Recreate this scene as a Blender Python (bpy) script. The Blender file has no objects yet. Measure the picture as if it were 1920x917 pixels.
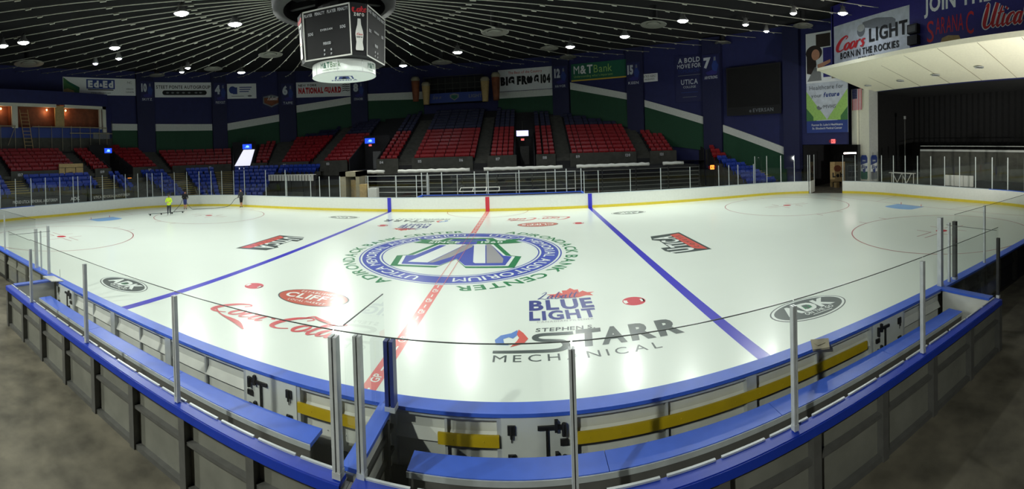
import bpy, bmesh, math, random
from mathutils import Matrix, Vector
from math import sin, cos, pi, sqrt, atan2, radians, hypot
random.seed(7)
SC = bpy.context.scene
COL = SC.collection
# ------------------------------------------------------------------ camera
CAMQ = (3.13806, -18.60297, 4.51332, -0.03713, -0.01568, 0.03099, 788.40821, 295.31608)
def make_camera():
    q = CAMQ
    cy, sy, cp, sp, cr, sr = cos(q[3]), sin(q[3]), cos(q[4]), sin(q[4]), cos(q[5]), sin(q[5])
    R = Matrix(((cr,0,-sr),(0,1,0),(sr,0,cr))) @ Matrix(((1,0,0),(0,cp,sp),(0,-sp,cp))) @ Matrix(((cy,-sy,0),(sy,cy,0),(0,0,1)))
    cd = bpy.data.cameras.new('camera'); o = bpy.data.objects.new('camera', cd); COL.objects.link(o)
    M = Matrix((R[0], R[2], -R[1])).transposed().to_4x4(); M.translation = q[:3]; o.matrix_world = M
    cd.type = 'PANO'; cd.panorama_type = 'CENTRAL_CYLINDRICAL'      # the photograph is a swept phone panorama
    cd.central_cylindrical_range_u_min = -960/q[6]; cd.central_cylindrical_range_u_max = 960/q[6]
    cd.central_cylindrical_range_v_min = -(917-q[7])/q[6]; cd.central_cylindrical_range_v_max = q[7]/q[6]
    cd.central_cylindrical_radius = 1; cd.clip_start = .05; cd.clip_end = 300
    SC.camera = o
make_camera()
# ------------------------------------------------------------------ world, exposure
W = bpy.data.worlds.new('world'); SC.world = W; W.use_nodes = True
W.node_tree.nodes['Background'].inputs[0].default_value = (.5, .6, 1, 1)
W.node_tree.nodes['Background'].inputs[1].default_value = 0.002
SC.view_settings.view_transform = 'Standard'; SC.view_settings.look = 'None'
SC.view_settings.gamma = 1; SC.view_settings.use_curve_mapping = False
SC.view_settings.exposure = 0.0
try:
    SC.cycles.transparent_max_bounces = 32; SC.cycles.caustics_reflective = False; SC.cycles.caustics_refractive = False
    SC.cycles.sample_clamp_indirect = 4; SC.cycles.blur_glossy = .3
except Exception: pass
FLOOD_W = 505.0          # each floodlight
CANOPY_FILL_W = 8000.0           # added fill lamp, out of view, aimed at the stage canopy
LAMP_COL = (.96, 1.0, .91)
# ring of floodlights hung under the roof cables: (x, y, z), visible look
FLOODS = [(-12.4,-3.85,12.1,'m'),(-11.5,-.67,12.0,'m'),(-22.5,-8.36,12.7,'b'),(-23.9,-9.34,12.8,'b'),(-20.7,-2.39,12.5,'b'),(-26.5,-.42,12.9,'s'),
          (-23.3,-.26,12.6,'s'),(-22.0,12.9,12.9,'r'),(-25.7,8.56,13.0,'s'),(-23.5,7.24,12.8,'s'),(-8.2,19.6,12.9,'r'),(-2.1,14.2,12.4,'r'),
          (6.9,15.9,12.9,'b'),(10.7,12.5,12.9,'b'),(13.7,8.15,13.0,'b'),(19.2,9.2,13.6,'s'),(22.8,11.9,14.2,'s'),(20.9,5.4,13.7,'s'),(24.8,4.5,14.2,'b'),
          (-17.0,21.5,13.0,'x'),
          (10.5,-5.5,12.9,'m'),(-2.0,-6.0,12.6,'m'),(4.5,-1.5,12.4,'m'),(-15.0,-25.0,12.6,'n'),(-6.5,-26.0,12.6,'n')]
# ------------------------------------------------------------------ mesh helpers
class MB:
    def __init__(self): self.v, self.f, self.m = [], [], []
    def add(self, vs, fs, m=0):
        b = len(self.v); self.v += [tuple(p) for p in vs]
        for f in fs: self.f.append(tuple(b+i for i in f)); self.m.append(m)
    def quad(self, a, b, c, d, m=0): self.add((a,b,c,d), ((0,1,2,3),), m)
    def hexa(self, p, m=0):                      # p: 4 bottom ccw, 4 top ccw
        self.add(p, ((3,2,1,0),(4,5,6,7),(0,1,5,4),(1,2,6,5),(2,3,7,6),(3,0,4,7)), m)
    def box(self, x0, x1, y0, y1, z0, z1, m=0):
        self.hexa([(x0,y0,z0),(x1,y0,z0),(x1,y1,z0),(x0,y1,z0),(x0,y0,z1),(x1,y0,z1),(x1,y1,z1),(x0,y1,z1)], m)
    def beam(self, a, b, w, h, m=0, up=(0,0,1)):
        a, b = Vector(a), Vector(b); d = (b-a).normalized(); u = Vector(up)
        s = d.cross(u)
        if s.length < 1e-4: s = d.cross(Vector((1,0,0)))
        s.normalize(); t = s.cross(d); s = s*w/2; t = t*h/2
        self.hexa([a-s-t, a+s-t, b+s-t, b-s-t, a-s+t, a+s+t, b+s+t, b-s+t], m)
    def tube(self, pts, r, n=6, m=0, cap=True):
        pts = [Vector(p) for p in pts]; R = r if isinstance(r, (list, tuple)) else [r]*len(pts)
        base = len(self.v); N = len(pts); prev = None
        for i, p in enumerate(pts):
            d = (pts[min(i+1,N-1)]-pts[max(i-1,0)])
            if d.length < 1e-9: d = Vector((0,0,1))
            d.normalize()
            if prev is None:
                s = d.cross(Vector((0,0,1)))
                if s.length < 1e-3: s = Vector((1,0,0))
            else: s = prev - d*prev.dot(d)
            s.normalize(); prev = s; t = d.cross(s)
            for k in range(n):
                a = 2*pi*k/n; self.v.append(tuple(p + (s*cos(a)+t*sin(a))*R[i]))
        for i in range(N-1):
            for k in range(n):
                k2 = (k+1) % n
                self.f.append((base+i*n+k, base+i*n+k2, base+(i+1)*n+k2, base+(i+1)*n+k)); self.m.append(m)
        if cap:
            self.f.append(tuple(base+k for k in range(n))[::-1]); self.m.append(m)
            self.f.append(tuple(base+(N-1)*n+k for k in range(n))); self.m.append(m)
    def lathe(self, prof, c=(0,0,0), n=16, m=0):   # prof: (r, z)
        base = len(self.v)
        for r, z in prof:
            for k in range(n): self.v.append((c[0]+r*cos(2*pi*k/n), c[1]+r*sin(2*pi*k/n), c[2]+z))
        for i in range(len(prof)-1):
            for k in range(n):
                k2 = (k+1) % n
                self.f.append((base+i*n+k, base+i*n+k2, base+(i+1)*n+k2, base+(i+1)*n+k)); self.m.append(m)
    def disc(self, c, r, z, n=32, m=0): self.add([(c[0]+r*cos(2*pi*k/n), c[1]+r*sin(2*pi*k/n), z) for k in range(n)], [tuple(range(n))], m)
    def prism(self, poly, z0, z1, m=0):
        n = len(poly)
        vs = [(x,y,z0) for x,y in poly]+[(x,y,z1) for x,y in poly]
        self.add(vs, [tuple(range(n))[::-1], tuple(range(n,2*n))]+[(i,(i+1)%n,n+(i+1)%n,n+i) for i in range(n)], m)
    def strip(self, A, B, m=0, closed=False):      # quads between two polylines
        n = len(A); vs = list(A)+list(B)
        self.add(vs, [(i,(i+1)%n,n+(i+1)%n,n+i) for i in range(n if closed else n-1)], m)
    def build(self, name, mats, parent=None, smooth=False):
        me = bpy.data.meshes.new(name); me.from_pydata(self.v, [], self.f)
        mats = mats if isinstance(mats, (list, tuple)) else [mats]
        for mt in mats: me.materials.append(mt)
        me.polygons.foreach_set('material_index', self.m)
        if smooth: me.polygons.foreach_set('use_smooth', [True]*len(self.f))
        me.update()
        o = bpy.data.objects.new(name, me); COL.objects.link(o)
        if parent is not None:
            o.parent = parent
            if parent.type == 'EMPTY' or parent.location.length > 0: o.matrix_parent_inverse = Matrix.Translation(-parent.location)
        return o
def tag(o, label, cat, group=None, kind=None):
    o['label'] = label; o['category'] = cat
    if group: o['group'] = group
    if kind: o['kind'] = kind
    return o
def plabel(o, label): o['label'] = label; return o
def thing(name, label, cat, loc=(0,0,0), group=None, kind=None):
    o = bpy.data.objects.new(name, None); COL.objects.link(o); o.location = loc; o.empty_display_size = .2
    return tag(o, label, cat, group, kind)
def copy_thing(o, label=None, offset=(0,0,0)):
    c = o.copy(); COL.objects.link(c); c.location = Vector(o.location)+Vector(offset)
    if label: c['label'] = label
    for ch in list(o.children):
        d = ch.copy(); COL.objects.link(d); d.parent = c
        for g in ch.children:
            e = g.copy(); COL.objects.link(e); e.parent = d
    return c
ONES = ['zeroth','first','second','third','fourth','fifth','sixth','seventh','eighth','ninth','tenth','eleventh','twelfth','thirteenth','fourteenth','fifteenth','sixteenth','seventeenth','eighteenth','nineteenth']
TENS = {2:'twent',3:'thirt',4:'fort',5:'fift',6:'sixt',7:'sevent',8:'eight',9:'ninet'}
def ordw(n):
    if n < 20: return ONES[n]
    return TENS[n//10]+('ieth' if n % 10 == 0 else 'y-'+ONES[n % 10])
# ------------------------------------------------------------------ materials
def lin(c):
    c = c/255; return c/12.92 if c <= .04045 else ((c+.055)/1.055)**2.4
def rgb(*c): return tuple(lin(x) for x in c)+(1,)
def mat(name, col, rough=.6, metal=0, noise=.12, scale=6, emit=None, es=0, spec=.5, bump=0, coat=0):
    m = bpy.data.materials.new(name); m.use_nodes = True; nt = m.node_tree; b = nt.nodes['Principled BSDF']
    b.inputs['Roughness'].default_value = rough; b.inputs['Metallic'].default_value = metal
    b.inputs['Specular IOR Level'].default_value = spec
    if coat: b.inputs['Coat Weight'].default_value = coat; b.inputs['Coat Roughness'].default_value = .05
    c = rgb(*col)
    if noise > 0:
        tc = nt.nodes.new('ShaderNodeTexCoord'); nz = nt.nodes.new('ShaderNodeTexNoise'); nz.inputs['Scale'].default_value = scale; nz.inputs['Detail'].default_value = 8
        mr = nt.nodes.new('ShaderNodeMapRange'); mr.inputs[1].default_value = .3; mr.inputs[2].default_value = .7; mr.inputs[3].default_value = 1-noise; mr.inputs[4].default_value = 1+noise
        mx = nt.nodes.new('ShaderNodeVectorMath'); mx.operation = 'SCALE'; mx.inputs[0].default_value = c[:3]
        nt.links.new(tc.outputs['Object'], nz.inputs['Vector']); nt.links.new(nz.outputs[0], mr.inputs[0]); nt.links.new(mr.outputs[0], mx.inputs['Scale']); nt.links.new(mx.outputs[0], b.inputs['Base Color'])
        if bump:
            bp = nt.nodes.new('ShaderNodeBump'); bp.inputs['Strength'].default_value = bump; nt.links.new(nz.outputs[0], bp.inputs['Height']); nt.links.new(bp.outputs[0], b.inputs['Normal'])
    else: b.inputs['Base Color'].default_value = c
    if emit: b.inputs['Emission Color'].default_value = rgb(*emit); b.inputs['Emission Strength'].default_value = es
    return m
def glassmat(name, tint=(.982,.988,.985), f=.06):
    m = bpy.data.materials.new(name); m.use_nodes = True; nt = m.node_tree
    for n in list(nt.nodes): nt.nodes.remove(n)
    out = nt.nodes.new('ShaderNodeOutputMaterial'); mx = nt.nodes.new('ShaderNodeMixShader'); tr = nt.nodes.new('ShaderNodeBsdfTransparent'); gl = nt.nodes.new('ShaderNodeBsdfGlossy')
    lw = nt.nodes.new('ShaderNodeFresnel'); lw.inputs[0].default_value = 1.42
    tr.inputs[0].default_value = tint+(1,); gl.inputs[0].default_value = (.95,1,1,1); gl.inputs['Roughness'].default_value = .02
    ge = nt.nodes.new('ShaderNodeNewGeometry'); mu = nt.nodes.new('ShaderNodeMath'); mu.operation = 'MULTIPLY'; iv = nt.nodes.new('ShaderNodeMath'); iv.operation = 'SUBTRACT'; iv.inputs[0].default_value = 1
    nt.links.new(ge.outputs['Backfacing'], iv.inputs[1]); nt.links.new(iv.outputs[0], mu.inputs[0]); nt.links.new(lw.outputs[0], mu.inputs[1])   # the rear face of a pane does not mirror from inside
    nt.links.new(mu.outputs[0], mx.inputs[0]); nt.links.new(tr.outputs[0], mx.inputs[1]); nt.links.new(gl.outputs[0], mx.inputs[2]); nt.links.new(mx.outputs[0], out.inputs[0])
    return m
def icemat(name, col, noise=.015, rough=.32):
    m = mat(name, col, rough, noise=noise, scale=.35, spec=.5)
    b = m.node_tree.nodes['Principled BSDF']; b.inputs['Coat Weight'].default_value = .5; b.inputs['Coat Roughness'].default_value = .16; b.inputs['Coat IOR'].default_value = 1.31
    return m
M = dict(
 ice=icemat('ice', (226,236,226)), i_blue=icemat('paint_blue', (52,48,190), .05), i_red=icemat('paint_red', (205,70,75), .05), i_dred=icemat('paint_spot_red', (200,40,60), .05),
 i_line=icemat('paint_thin_line', (165,80,85), .05), i_crease=icemat('paint_crease', (110,170,230), .04), i_grey=icemat('paint_grey', (72,84,82), .05), i_lgrey=icemat('paint_light_grey', (160,160,162), .04),
 i_white=icemat('paint_white', (232,240,234), .02), i_green=icemat('paint_green', (40,130,80), .05), i_lblue=icemat('paint_logo_blue', (70,88,180), .05), i_navy=icemat('paint_navy', (62,72,140), .05),
 i_coke=icemat('paint_script_red', (208,84,88), .04), i_orange=icemat('paint_brick', (196,92,72), .05), i_stripe=icemat('paint_stripe', (215,95,85), .05), i_sky=icemat('paint_flame_blue', (95,135,205), .04), i_pred=icemat('paint_line_red', (225,120,115), .06),
 board=mat('board_white', (226,228,222), .35, noise=.03), kick=mat('kick_yellow', (222,200,60), .4, noise=.05), yellow=mat('yellow_strip', (200,170,20), .45, noise=.06), cap=mat('cap_blue', (62,104,215), .38, noise=.06), capd=mat('cap_deep_blue', (24,58,175), .35, noise=.06), capw=mat('cap_pale', (190,200,205), .4, noise=.04),
 panel=mat('back_panel', (214,215,206), .5, noise=.08, scale=3), alum=mat('aluminium', (196,200,200), .32, metal=.15, noise=.1), alumd=mat('dark_aluminium', (62,62,60), .45, metal=.4, noise=.15), post=mat('post_white', (205,210,210), .35, metal=.3, noise=.05), door=mat('gate_white', (216,219,212), .45, noise=.04),
 black=mat('black_steel', (22,22,24), .5, noise=.1), rubber=mat('rubber', (20,21,24), .8, noise=.2), dpanel=mat('rear_panel', (120,120,110), .55, noise=.15, scale=2.5), bpost=mat('blue_post', (40,55,120), .4, noise=.08),
 glass=glassmat('acrylic'), gedge=mat('acrylic_edge', (70,78,74), .3, noise=.05), fgrey=mat('frame_grey', (98,98,94), .45, metal=.2, noise=.12), skirt=mat('bench_skirt', (92,90,86), .6, noise=.1), concrete=mat('concrete', (100,95,81), .8, noise=.45, scale=1.8, bump=.05), conc2=mat('stand_concrete', (66,66,60), .85, noise=.25, scale=2), cdark=mat('stand_dark', (34,34,36), .85, noise=.2), nosing=mat('step_nosing', (170,150,80), .7, noise=.1),
 navy=mat('navy_wall', (28,33,84), .7, noise=.12, scale=1.5), pilaster=mat('pilaster_navy', (22,26,66), .7, noise=.12), deck=mat('roof_deck', (30,30,32), .9, noise=.3, scale=.5), cable=mat('cable_grey', (178,178,165), .5, noise=.12), ring=mat('roof_ring', (20,20,22), .6, noise=.15),
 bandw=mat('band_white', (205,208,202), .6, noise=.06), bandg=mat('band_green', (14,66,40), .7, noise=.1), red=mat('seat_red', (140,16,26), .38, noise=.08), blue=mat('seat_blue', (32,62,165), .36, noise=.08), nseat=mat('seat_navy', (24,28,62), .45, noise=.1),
 white=mat('plain_white', (215,215,208), .55, noise=.04), grey=mat('mid_grey', (120,122,122), .6, noise=.08), lgrey=mat('light_grey', (170,172,170), .55, noise=.06), tan=mat('plywood', (176,150,100), .7, noise=.12), beige=mat('beige_panel', (150,142,118), .7, noise=.08), curtain=mat('stage_curtain', (14,14,15), .95, noise=.25, scale=3),
 soffit=mat('soffit_cream', (240,236,212), .6, noise=.03), plaster=mat('column_plaster', (214,212,196), .6, noise=.04), bw=mat('banner_white', (226,228,230), .6, noise=.03), bblack=mat('banner_black', (12,12,15), .7, noise=.05), bnavy=mat('banner_navy', (26,30,80), .6, noise=.06), bgreen=mat('banner_green', (18,92,70), .6, noise=.05), bred=mat('banner_red', (190,36,44), .6, noise=.05), bblue=mat('banner_blue', (36,58,130), .6, noise=.05), bgold=mat('banner_gold', (205,170,60), .6, noise=.05), bgrey=mat('banner_grey', (110,114,120), .6, noise=.08), lgreen=mat('banner_light_green', (150,190,100), .6, noise=.1), silver=mat('banner_silver', (190,196,206), .6, noise=.12, scale=2), purple=mat('banner_purple', (44,40,118), .6, noise=.08), skin=mat('skin', (196,140,112), .55, noise=.05), hair=mat('hair_dark', (45,34,28), .7, noise=.1), brown=mat('suite_brown', (120,66,40), .7, noise=.25, scale=2), greenish=mat('faded_green', (60,110,60), .6, noise=.1),
 lime=mat('hoodie_lime', (190,220,50), .8, noise=.06), dgrey=mat('cloth_dark_grey', (50,50,54), .85, noise=.1), blackc=mat('cloth_black', (20,20,22), .85, noise=.1), bluec=mat('cloth_blue', (52,62,120), .85, noise=.08), denim=mat('cloth_trousers', (44,46,56), .85, noise=.1), shoe=mat('shoe', (30,30,32), .6, noise=.05), hose=mat('hose_grey', (90,98,96), .6, noise=.05),
 lens=mat('lamp_lens', (255,255,255), .4, noise=0, emit=(235,245,255), es=90), lensp=mat('lamp_lens_violet', (255,255,255), .4, noise=0, emit=(215,205,255), es=40), housing=mat('lamp_housing', (150,150,148), .4, metal=.6, noise=.1), vent=mat('vent_metal', (120,120,112), .5, metal=.3, noise=.1),
 scrblue=mat('screen_blue', (20,40,160), .3, noise=0, emit=(30,70,235), es=1.6), scrwht=mat('screen_pale', (210,210,250), .3, noise=0, emit=(195,190,250), es=1.6), scrtxt=mat('screen_text', (120,180,255), .3, noise=0, emit=(120,180,255), es=1.8), exitred=mat('exit_sign', (230,120,120), .4, noise=0, emit=(240,110,110), es=1.2), exitor=mat('exit_orange', (250,160,70), .4, noise=0, emit=(255,140,50), es=3), tubew=mat('tube_light', (255,240,240), .4, noise=0, emit=(255,235,230), es=12), warm=mat('warm_bulb', (255,220,160), .4, noise=0, emit=(255,190,110), es=25), daylight=mat('lit_doorway', (235,235,250), .5, noise=0, emit=(235,235,255), es=1.0),
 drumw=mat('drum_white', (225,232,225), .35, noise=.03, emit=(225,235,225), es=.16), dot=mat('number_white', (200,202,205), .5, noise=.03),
)
# ------------------------------------------------------------------ lettering
_gc = {}
def glyph(ch, bold=0.0):
    if ch in 'MW': bold = 0.0
    k = (ch, bold)
    if k in _gc: return _gc[k]
    cu = bpy.data.curves.new('glyph', 'FONT'); cu.body = ch; cu.fill_mode = 'BOTH'; cu.resolution_u = 3; cu.offset = bold
    ob = bpy.data.objects.new('glyph', cu); me = bpy.data.meshes.new_from_object(ob)
    vs = [(v.co.x/.69, v.co.y/.69) for v in me.vertices]; fs = [tuple(p.vertices) for p in me.polygons]
    bpy.data.objects.remove(ob); bpy.data.curves.remove(cu); bpy.data.meshes.remove(me)
    if vs:
        x0 = min(v[0] for v in vs); vs = [(x-x0, y) for x, y in vs]; w = max(v[0] for v in vs)
    else: w = .3
    _gc[k] = (vs, fs, w); return _gc[k]
def measure(s, h, bold, sp, sx):
    w = 0
    for ch in s: w += (.38 if ch == ' ' else glyph(ch, bold)[2]+sp)*h*sx
    return w-sp*h*sx
def text(mb, fn, s, x, y, h, m=0, bold=0.0, sp=.16, sx=1, align='L', shear=0, layer=2, width=None):
    if width: sx = sx*width/measure(s, h, bold, sp, sx)
    w = measure(s, h, bold, sp, sx)
    if align == 'C': x -= w/2
    if align == 'R': x -= w
    for ch in s:
        if ch == ' ': x += .38*h*sx; continue
        vs, fs, gw = glyph(ch, bold)
        mb.add([fn(x+vx*h*sx+vy*h*shear, y+vy*h, layer) for vx, vy in vs], fs, m)
        x += (gw+sp)*h*sx
def arctext(mb, s, c, r, a0, a1, h, m=0, bold=.02, z=.008):     # clockwise, tops outward, a in degrees
    ws = [(.38 if ch == ' ' else glyph(ch, bold)[2]+.16) for ch in s]; tot = sum(ws); span = radians(a0-a1)*r; sx = span/(tot*h)
    t = 0
    for ch, w in zip(s, ws):
        if ch != ' ':
            vs, fs, gw = glyph(ch, bold)
            P = []
            for vx, vy in vs:
                a = radians(a0)-(t+vx)*h*sx/r; R = r+vy*h; P.append((c[0]+R*cos(a), c[1]+R*sin(a), z))
            mb.add(P, fs, m)
        t += w
def cat_rom(p, n=6):
    out = []
    for i in range(len(p)-1):
        a, b, c, d = p[max(i-1,0)], p[i], p[i+1], p[min(i+2,len(p)-1)]
        for k in range(n):
            t = k/n
            out.append(tuple(.5*((2*b[j])+(-a[j]+c[j])*t+(2*a[j]-5*b[j]+4*c[j]-d[j])*t*t+(-a[j]+3*b[j]-3*c[j]+d[j])*t**3) for j in range(3)))
    out.append(tuple(p[-1])); return out
def stroke(mb, fn, pts, m=0, layer=2, s=1, ox=0, oy=0, ws=1, shear=0):
    p = cat_rom([(x*s+ox+y*s*shear, y*s+oy, w*s*ws) for x, y, w in pts]); A, B = [], []
    for i, q in enumerate(p):
        a, b = p[max(i-1,0)], p[min(i+1,len(p)-1)]; dx, dy = b[0]-a[0], b[1]-a[1]; l = hypot(dx, dy) or 1
        nx, ny = -dy/l*q[2]/2, dx/l*q[2]/2
        A.append(fn(q[0]+nx, q[1]+ny, layer+.03*i)); B.append(fn(q[0]-nx, q[1]-ny, layer+.03*i))   # a stroke may cross itself, so it climbs a hair
    mb.strip(A, B, m)
SCRIPT = {   # strokes (x, y, width), x-height .5, cap 1
 'C': ([[(.62,.78,.05),(.72,.92,.05),(.55,1.0,.08),(.25,.8,.14),(.08,.42,.17),(.12,.1,.14),(.35,0,.07),(.62,.12,.04)]], .62),
 'o': ([[(.3,.5,.04),(.12,.42,.1),(.05,.2,.13),(.14,.02,.08),(.3,.1,.1),(.36,.32,.09),(.28,.5,.05),(.2,.4,.03)]], .42),
 'c': ([[(.34,.38,.06),(.3,.5,.05),(.14,.42,.1),(.06,.2,.13),(.14,.02,.08),(.36,.14,.03)]], .38),
 'a': ([[(.32,.46,.05),(.14,.44,.09),(.05,.2,.13),(.12,.02,.08),(.26,.14,.05),(.34,.5,.05)],[(.34,.5,.1),(.31,.2,.11),(.36,.02,.08),(.48,.14,.03)]], .5),
 'l': ([[(.0,.1,.03),(.2,.5,.04),(.34,.9,.05),(.24,1.0,.06),(.14,.6,.11),(.1,.2,.11),(.18,.0,.08),(.32,.12,.03)]], .32),
 'k': ([[(.12,1.0,.08),(.1,.5,.11),(.06,0,.1)],[(.08,.2,.04),(.24,.5,.05),(.34,.42,.06),(.2,.27,.07),(.34,.02,.09),(.46,.12,.03)]], .44),
 'e': ([[(.06,.22,.05),(.3,.32,.05),(.28,.48,.06),(.12,.42,.1),(.06,.18,.12),(.18,.01,.07),(.4,.16,.03)]], .4),
 'r': ([[(.08,.5,.08),(.08,.25,.1),(.04,0,.1)],[(.07,.28,.04),(.22,.5,.06),(.34,.46,.09)]], .36),
 's': ([[(.3,.44,.06),(.2,.5,.06),(.1,.38,.1),(.24,.2,.11),(.2,.02,.08),(.04,.06,.06)]], .36),
 't': ([[(.16,.85,.06),(.1,.4,.11),(.1,.1,.11),(.18,0,.07),(.32,.12,.03)],[(0,.55,.05),(.32,.6,.06)]], .3),
 'i': ([[(.08,.5,.09),(.06,.2,.11),(.12,.01,.08),(.26,.12,.03)],[(.1,.68,.09),(.13,.76,.1)]], .24),
 'b': ([[(.14,1.0,.06),(.08,.5,.11),(.06,.1,.11),(.16,0,.07),(.32,.15,.08),(.32,.4,.07),(.2,.5,.05)]], .38),
 'u': ([[(.06,.5,.09),(.04,.2,.11),(.12,.02,.07),(.28,.14,.04),(.34,.5,.06)],[(.34,.5,.1),(.32,.15,.11),(.38,.01,.07),(.48,.12,.03)]], .48),
 'U': ([[(.02,.9,.05),(.12,1.0,.08),(.12,.6,.15),(.14,.15,.14),(.3,0,.09),(.5,.2,.06),(.6,1.0,.08)],[(.6,1.0,.13),(.56,.3,.14),(.64,.02,.08),(.76,.1,.03)]], .74),
 'L': ([[(.1,.75,.04),(.3,1.0,.05),(.36,.8,.08),(.18,.3,.1),(.02,.05,.06),(.2,.1,.06),(.5,0,.06),(.62,.12,.04)]], .58),
 'n': ([[(.06,.5,.08),(.05,0,.1)],[(.06,.25,.04),(.2,.5,.05),(.3,.42,.1),(.3,.1,.1),(.42,.08,.03)]], .44),
 '-': ([[(.0,.36,.1),(.14,.38,.1)]], .2), 'h': ([[(.14,1.0,.06),(.06,0,.1)],[(.08,.25,.04),(.24,.5,.05),(.3,.3,.1),(.34,.04,.05)]], .42)}
def script_text(mb, fn, s, x, y, h, m=0, ws=1, shear=.25, layer=2, width=None):
    tot = sum(SCRIPT[c][1] if c in SCRIPT else .3 for c in s)
    kx = (width/(tot*h)) if width else 1
    g = lambda a, b, l: fn(x+(a-x)*kx, b, l)
    cx = x; li = layer
    for c in s:
        if c in SCRIPT:
            for st in SCRIPT[c][0]: stroke(mb, g, st, m, li, h, cx, y, ws, shear); li += .4
        cx += (SCRIPT[c][1] if c in SCRIPT else .3)*h
def poly(mb, fn, pts, m=0, layer=1): mb.add([fn(x, y, layer) for x, y in pts], [tuple(range(len(pts)))], m)
def npoly(mb, fn, pts, m=0, layer=1):           # possibly concave polygon, triangulated
    bm = bmesh.new(); vs = [bm.verts.new((x,y,0)) for x, y in pts]; f = bm.faces.new(vs)
    r = bmesh.ops.triangulate(bm, faces=[f]); bm.verts.index_update()
    fs = [tuple(v.index for v in f.verts) for f in bm.faces]
    mb.add([fn(x, y, layer) for x, y in pts], fs, m); bm.free()
def ell(cx, cy, a, b, n=40, a0=0, a1=2*pi): return [(cx+a*cos(a0+(a1-a0)*k/n), cy+b*sin(a0+(a1-a0)*k/n)) for k in range(n if a1-a0 > 6.2 else n+1)]
# ------------------------------------------------------------------ plan geometry
BC = (-5.8, 0.0); BR = 38.0                       # centre and radius of the round hall
def wp(a, z, off=0): t = radians(a); return (BC[0]+(BR-off)*cos(t), BC[1]+(BR-off)*sin(t), z)
def roof_z(r): return 12.3+3.6*(r/38)**2
HL, HW, RR = 30.7, 13.0, 8.53
L1 = HL-RR; QA = pi/2*RR
def rim(s, off=0):
    sg = 1 if s >= 0 else -1; a = abs(s)
    if a < L1: p = (a, HW+off)
    elif a < L1+QA: t = (a-L1)/RR; p = (L1+(RR+off)*sin(t), HW-RR+(RR+off)*cos(t))
    elif a < L1+QA+2*(HW-RR): p = (HL+off, HW-RR-(a-L1-QA))
    elif a < L1+2*QA+2*(HW-RR): t = (a-L1-QA-2*(HW-RR))/RR; p = (L1+(RR+off)*cos(t), -(HW-RR)-(RR+off)*sin(t))
    else: p = (L1-(a-L1-2*QA-2*(HW-RR)), -HW-off)
    return (sg*p[0], p[1])
SH = 2*L1+2*QA+2*(HW-RR)                          # half perimeter
def near_s(x): return (SH-abs(x))*(1 if x >= 0 else -1)
def srange(a, b, step=.6):
    n = max(1, int(abs(b-a)/step)); return [a+(b-a)*i/n for i in range(n+1)]
SR = 13.5; SQ = SR*pi/2
def sp(s, d=0):                                   # front line of the upper stand, d outward
    if s > -22: return (s, 24.4+d)
    if s > -22-SQ: t = (-22-s)/SR; return (-22-(SR+d)*sin(t), 10.9+(SR+d)*cos(t))
    return (-35.5-d, 10.9+(s+22+SQ))
def sn(s):
    if s > -22: return (0, 1)
    if s > -22-SQ: t = (-22-s)/SR; return (-sin(t), cos(t))
    return (-1, 0)
def dmax(s, R=BR):
    p, n = sp(s), sn(s); ox, oy = p[0]-BC[0], p[1]-BC[1]; b = ox*n[0]+oy*n[1]; c = ox*ox+oy*oy-R*R; D = b*b-c
    return -b+sqrt(D) if D > 0 else 0
# ------------------------------------------------------------------ setting: floor, walls, roof
f = MB(); n = 96
f.add([(BC[0]+52*cos(2*pi*k/n), BC[1]+52*sin(2*pi*k/n), -.03) for k in range(n)], [tuple(range(n))])
f.add([(BC[0]+52*cos(2*pi*k/n), BC[1]+52*sin(2*pi*k/n), -.3) for k in range(n)], [tuple(range(n))[::-1]])
tag(f.build('floor', M['concrete']), 'bare stained concrete concourse floor around the rink', 'floor', kind='structure')
w = MB(); st = 2.0
for i in range(180):
    a0, a1 = i*st, (i+1)*st; z0 = 0
    if 14.2 <= a0 < 23.4: z0 = 4.45               # gate portal
    if a0 < 14.2 or a0 >= 334: z0 = 16             # stage opening
    w.hexa([wp(a0,z0), wp(a1,z0), wp(a1,z0,-.4), wp(a0,z0,-.4), wp(a0,17), wp(a1,17), wp(a1,17,-.4), wp(a0,17,-.4)])
tag(w.build('wall_round', M['navy']), 'dark navy round wall of the hall behind stands', 'wall', kind='structure')
c = MB(); prof = [(38.4,16.6),(30,17.2),(20,17.8),(10,18.2),(.01,18.4)]
c.lathe(prof, (BC[0],BC[1],0), 72); c.lathe([(38.6,17.2),(38.6,18.0),(30,18.6),(.01,19.4)], (BC[0],BC[1],0), 72)
tag(c.build('ceiling', M['deck'], smooth=True), 'black underside of the cable roof over the arena', 'ceiling', kind='structure')
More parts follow.
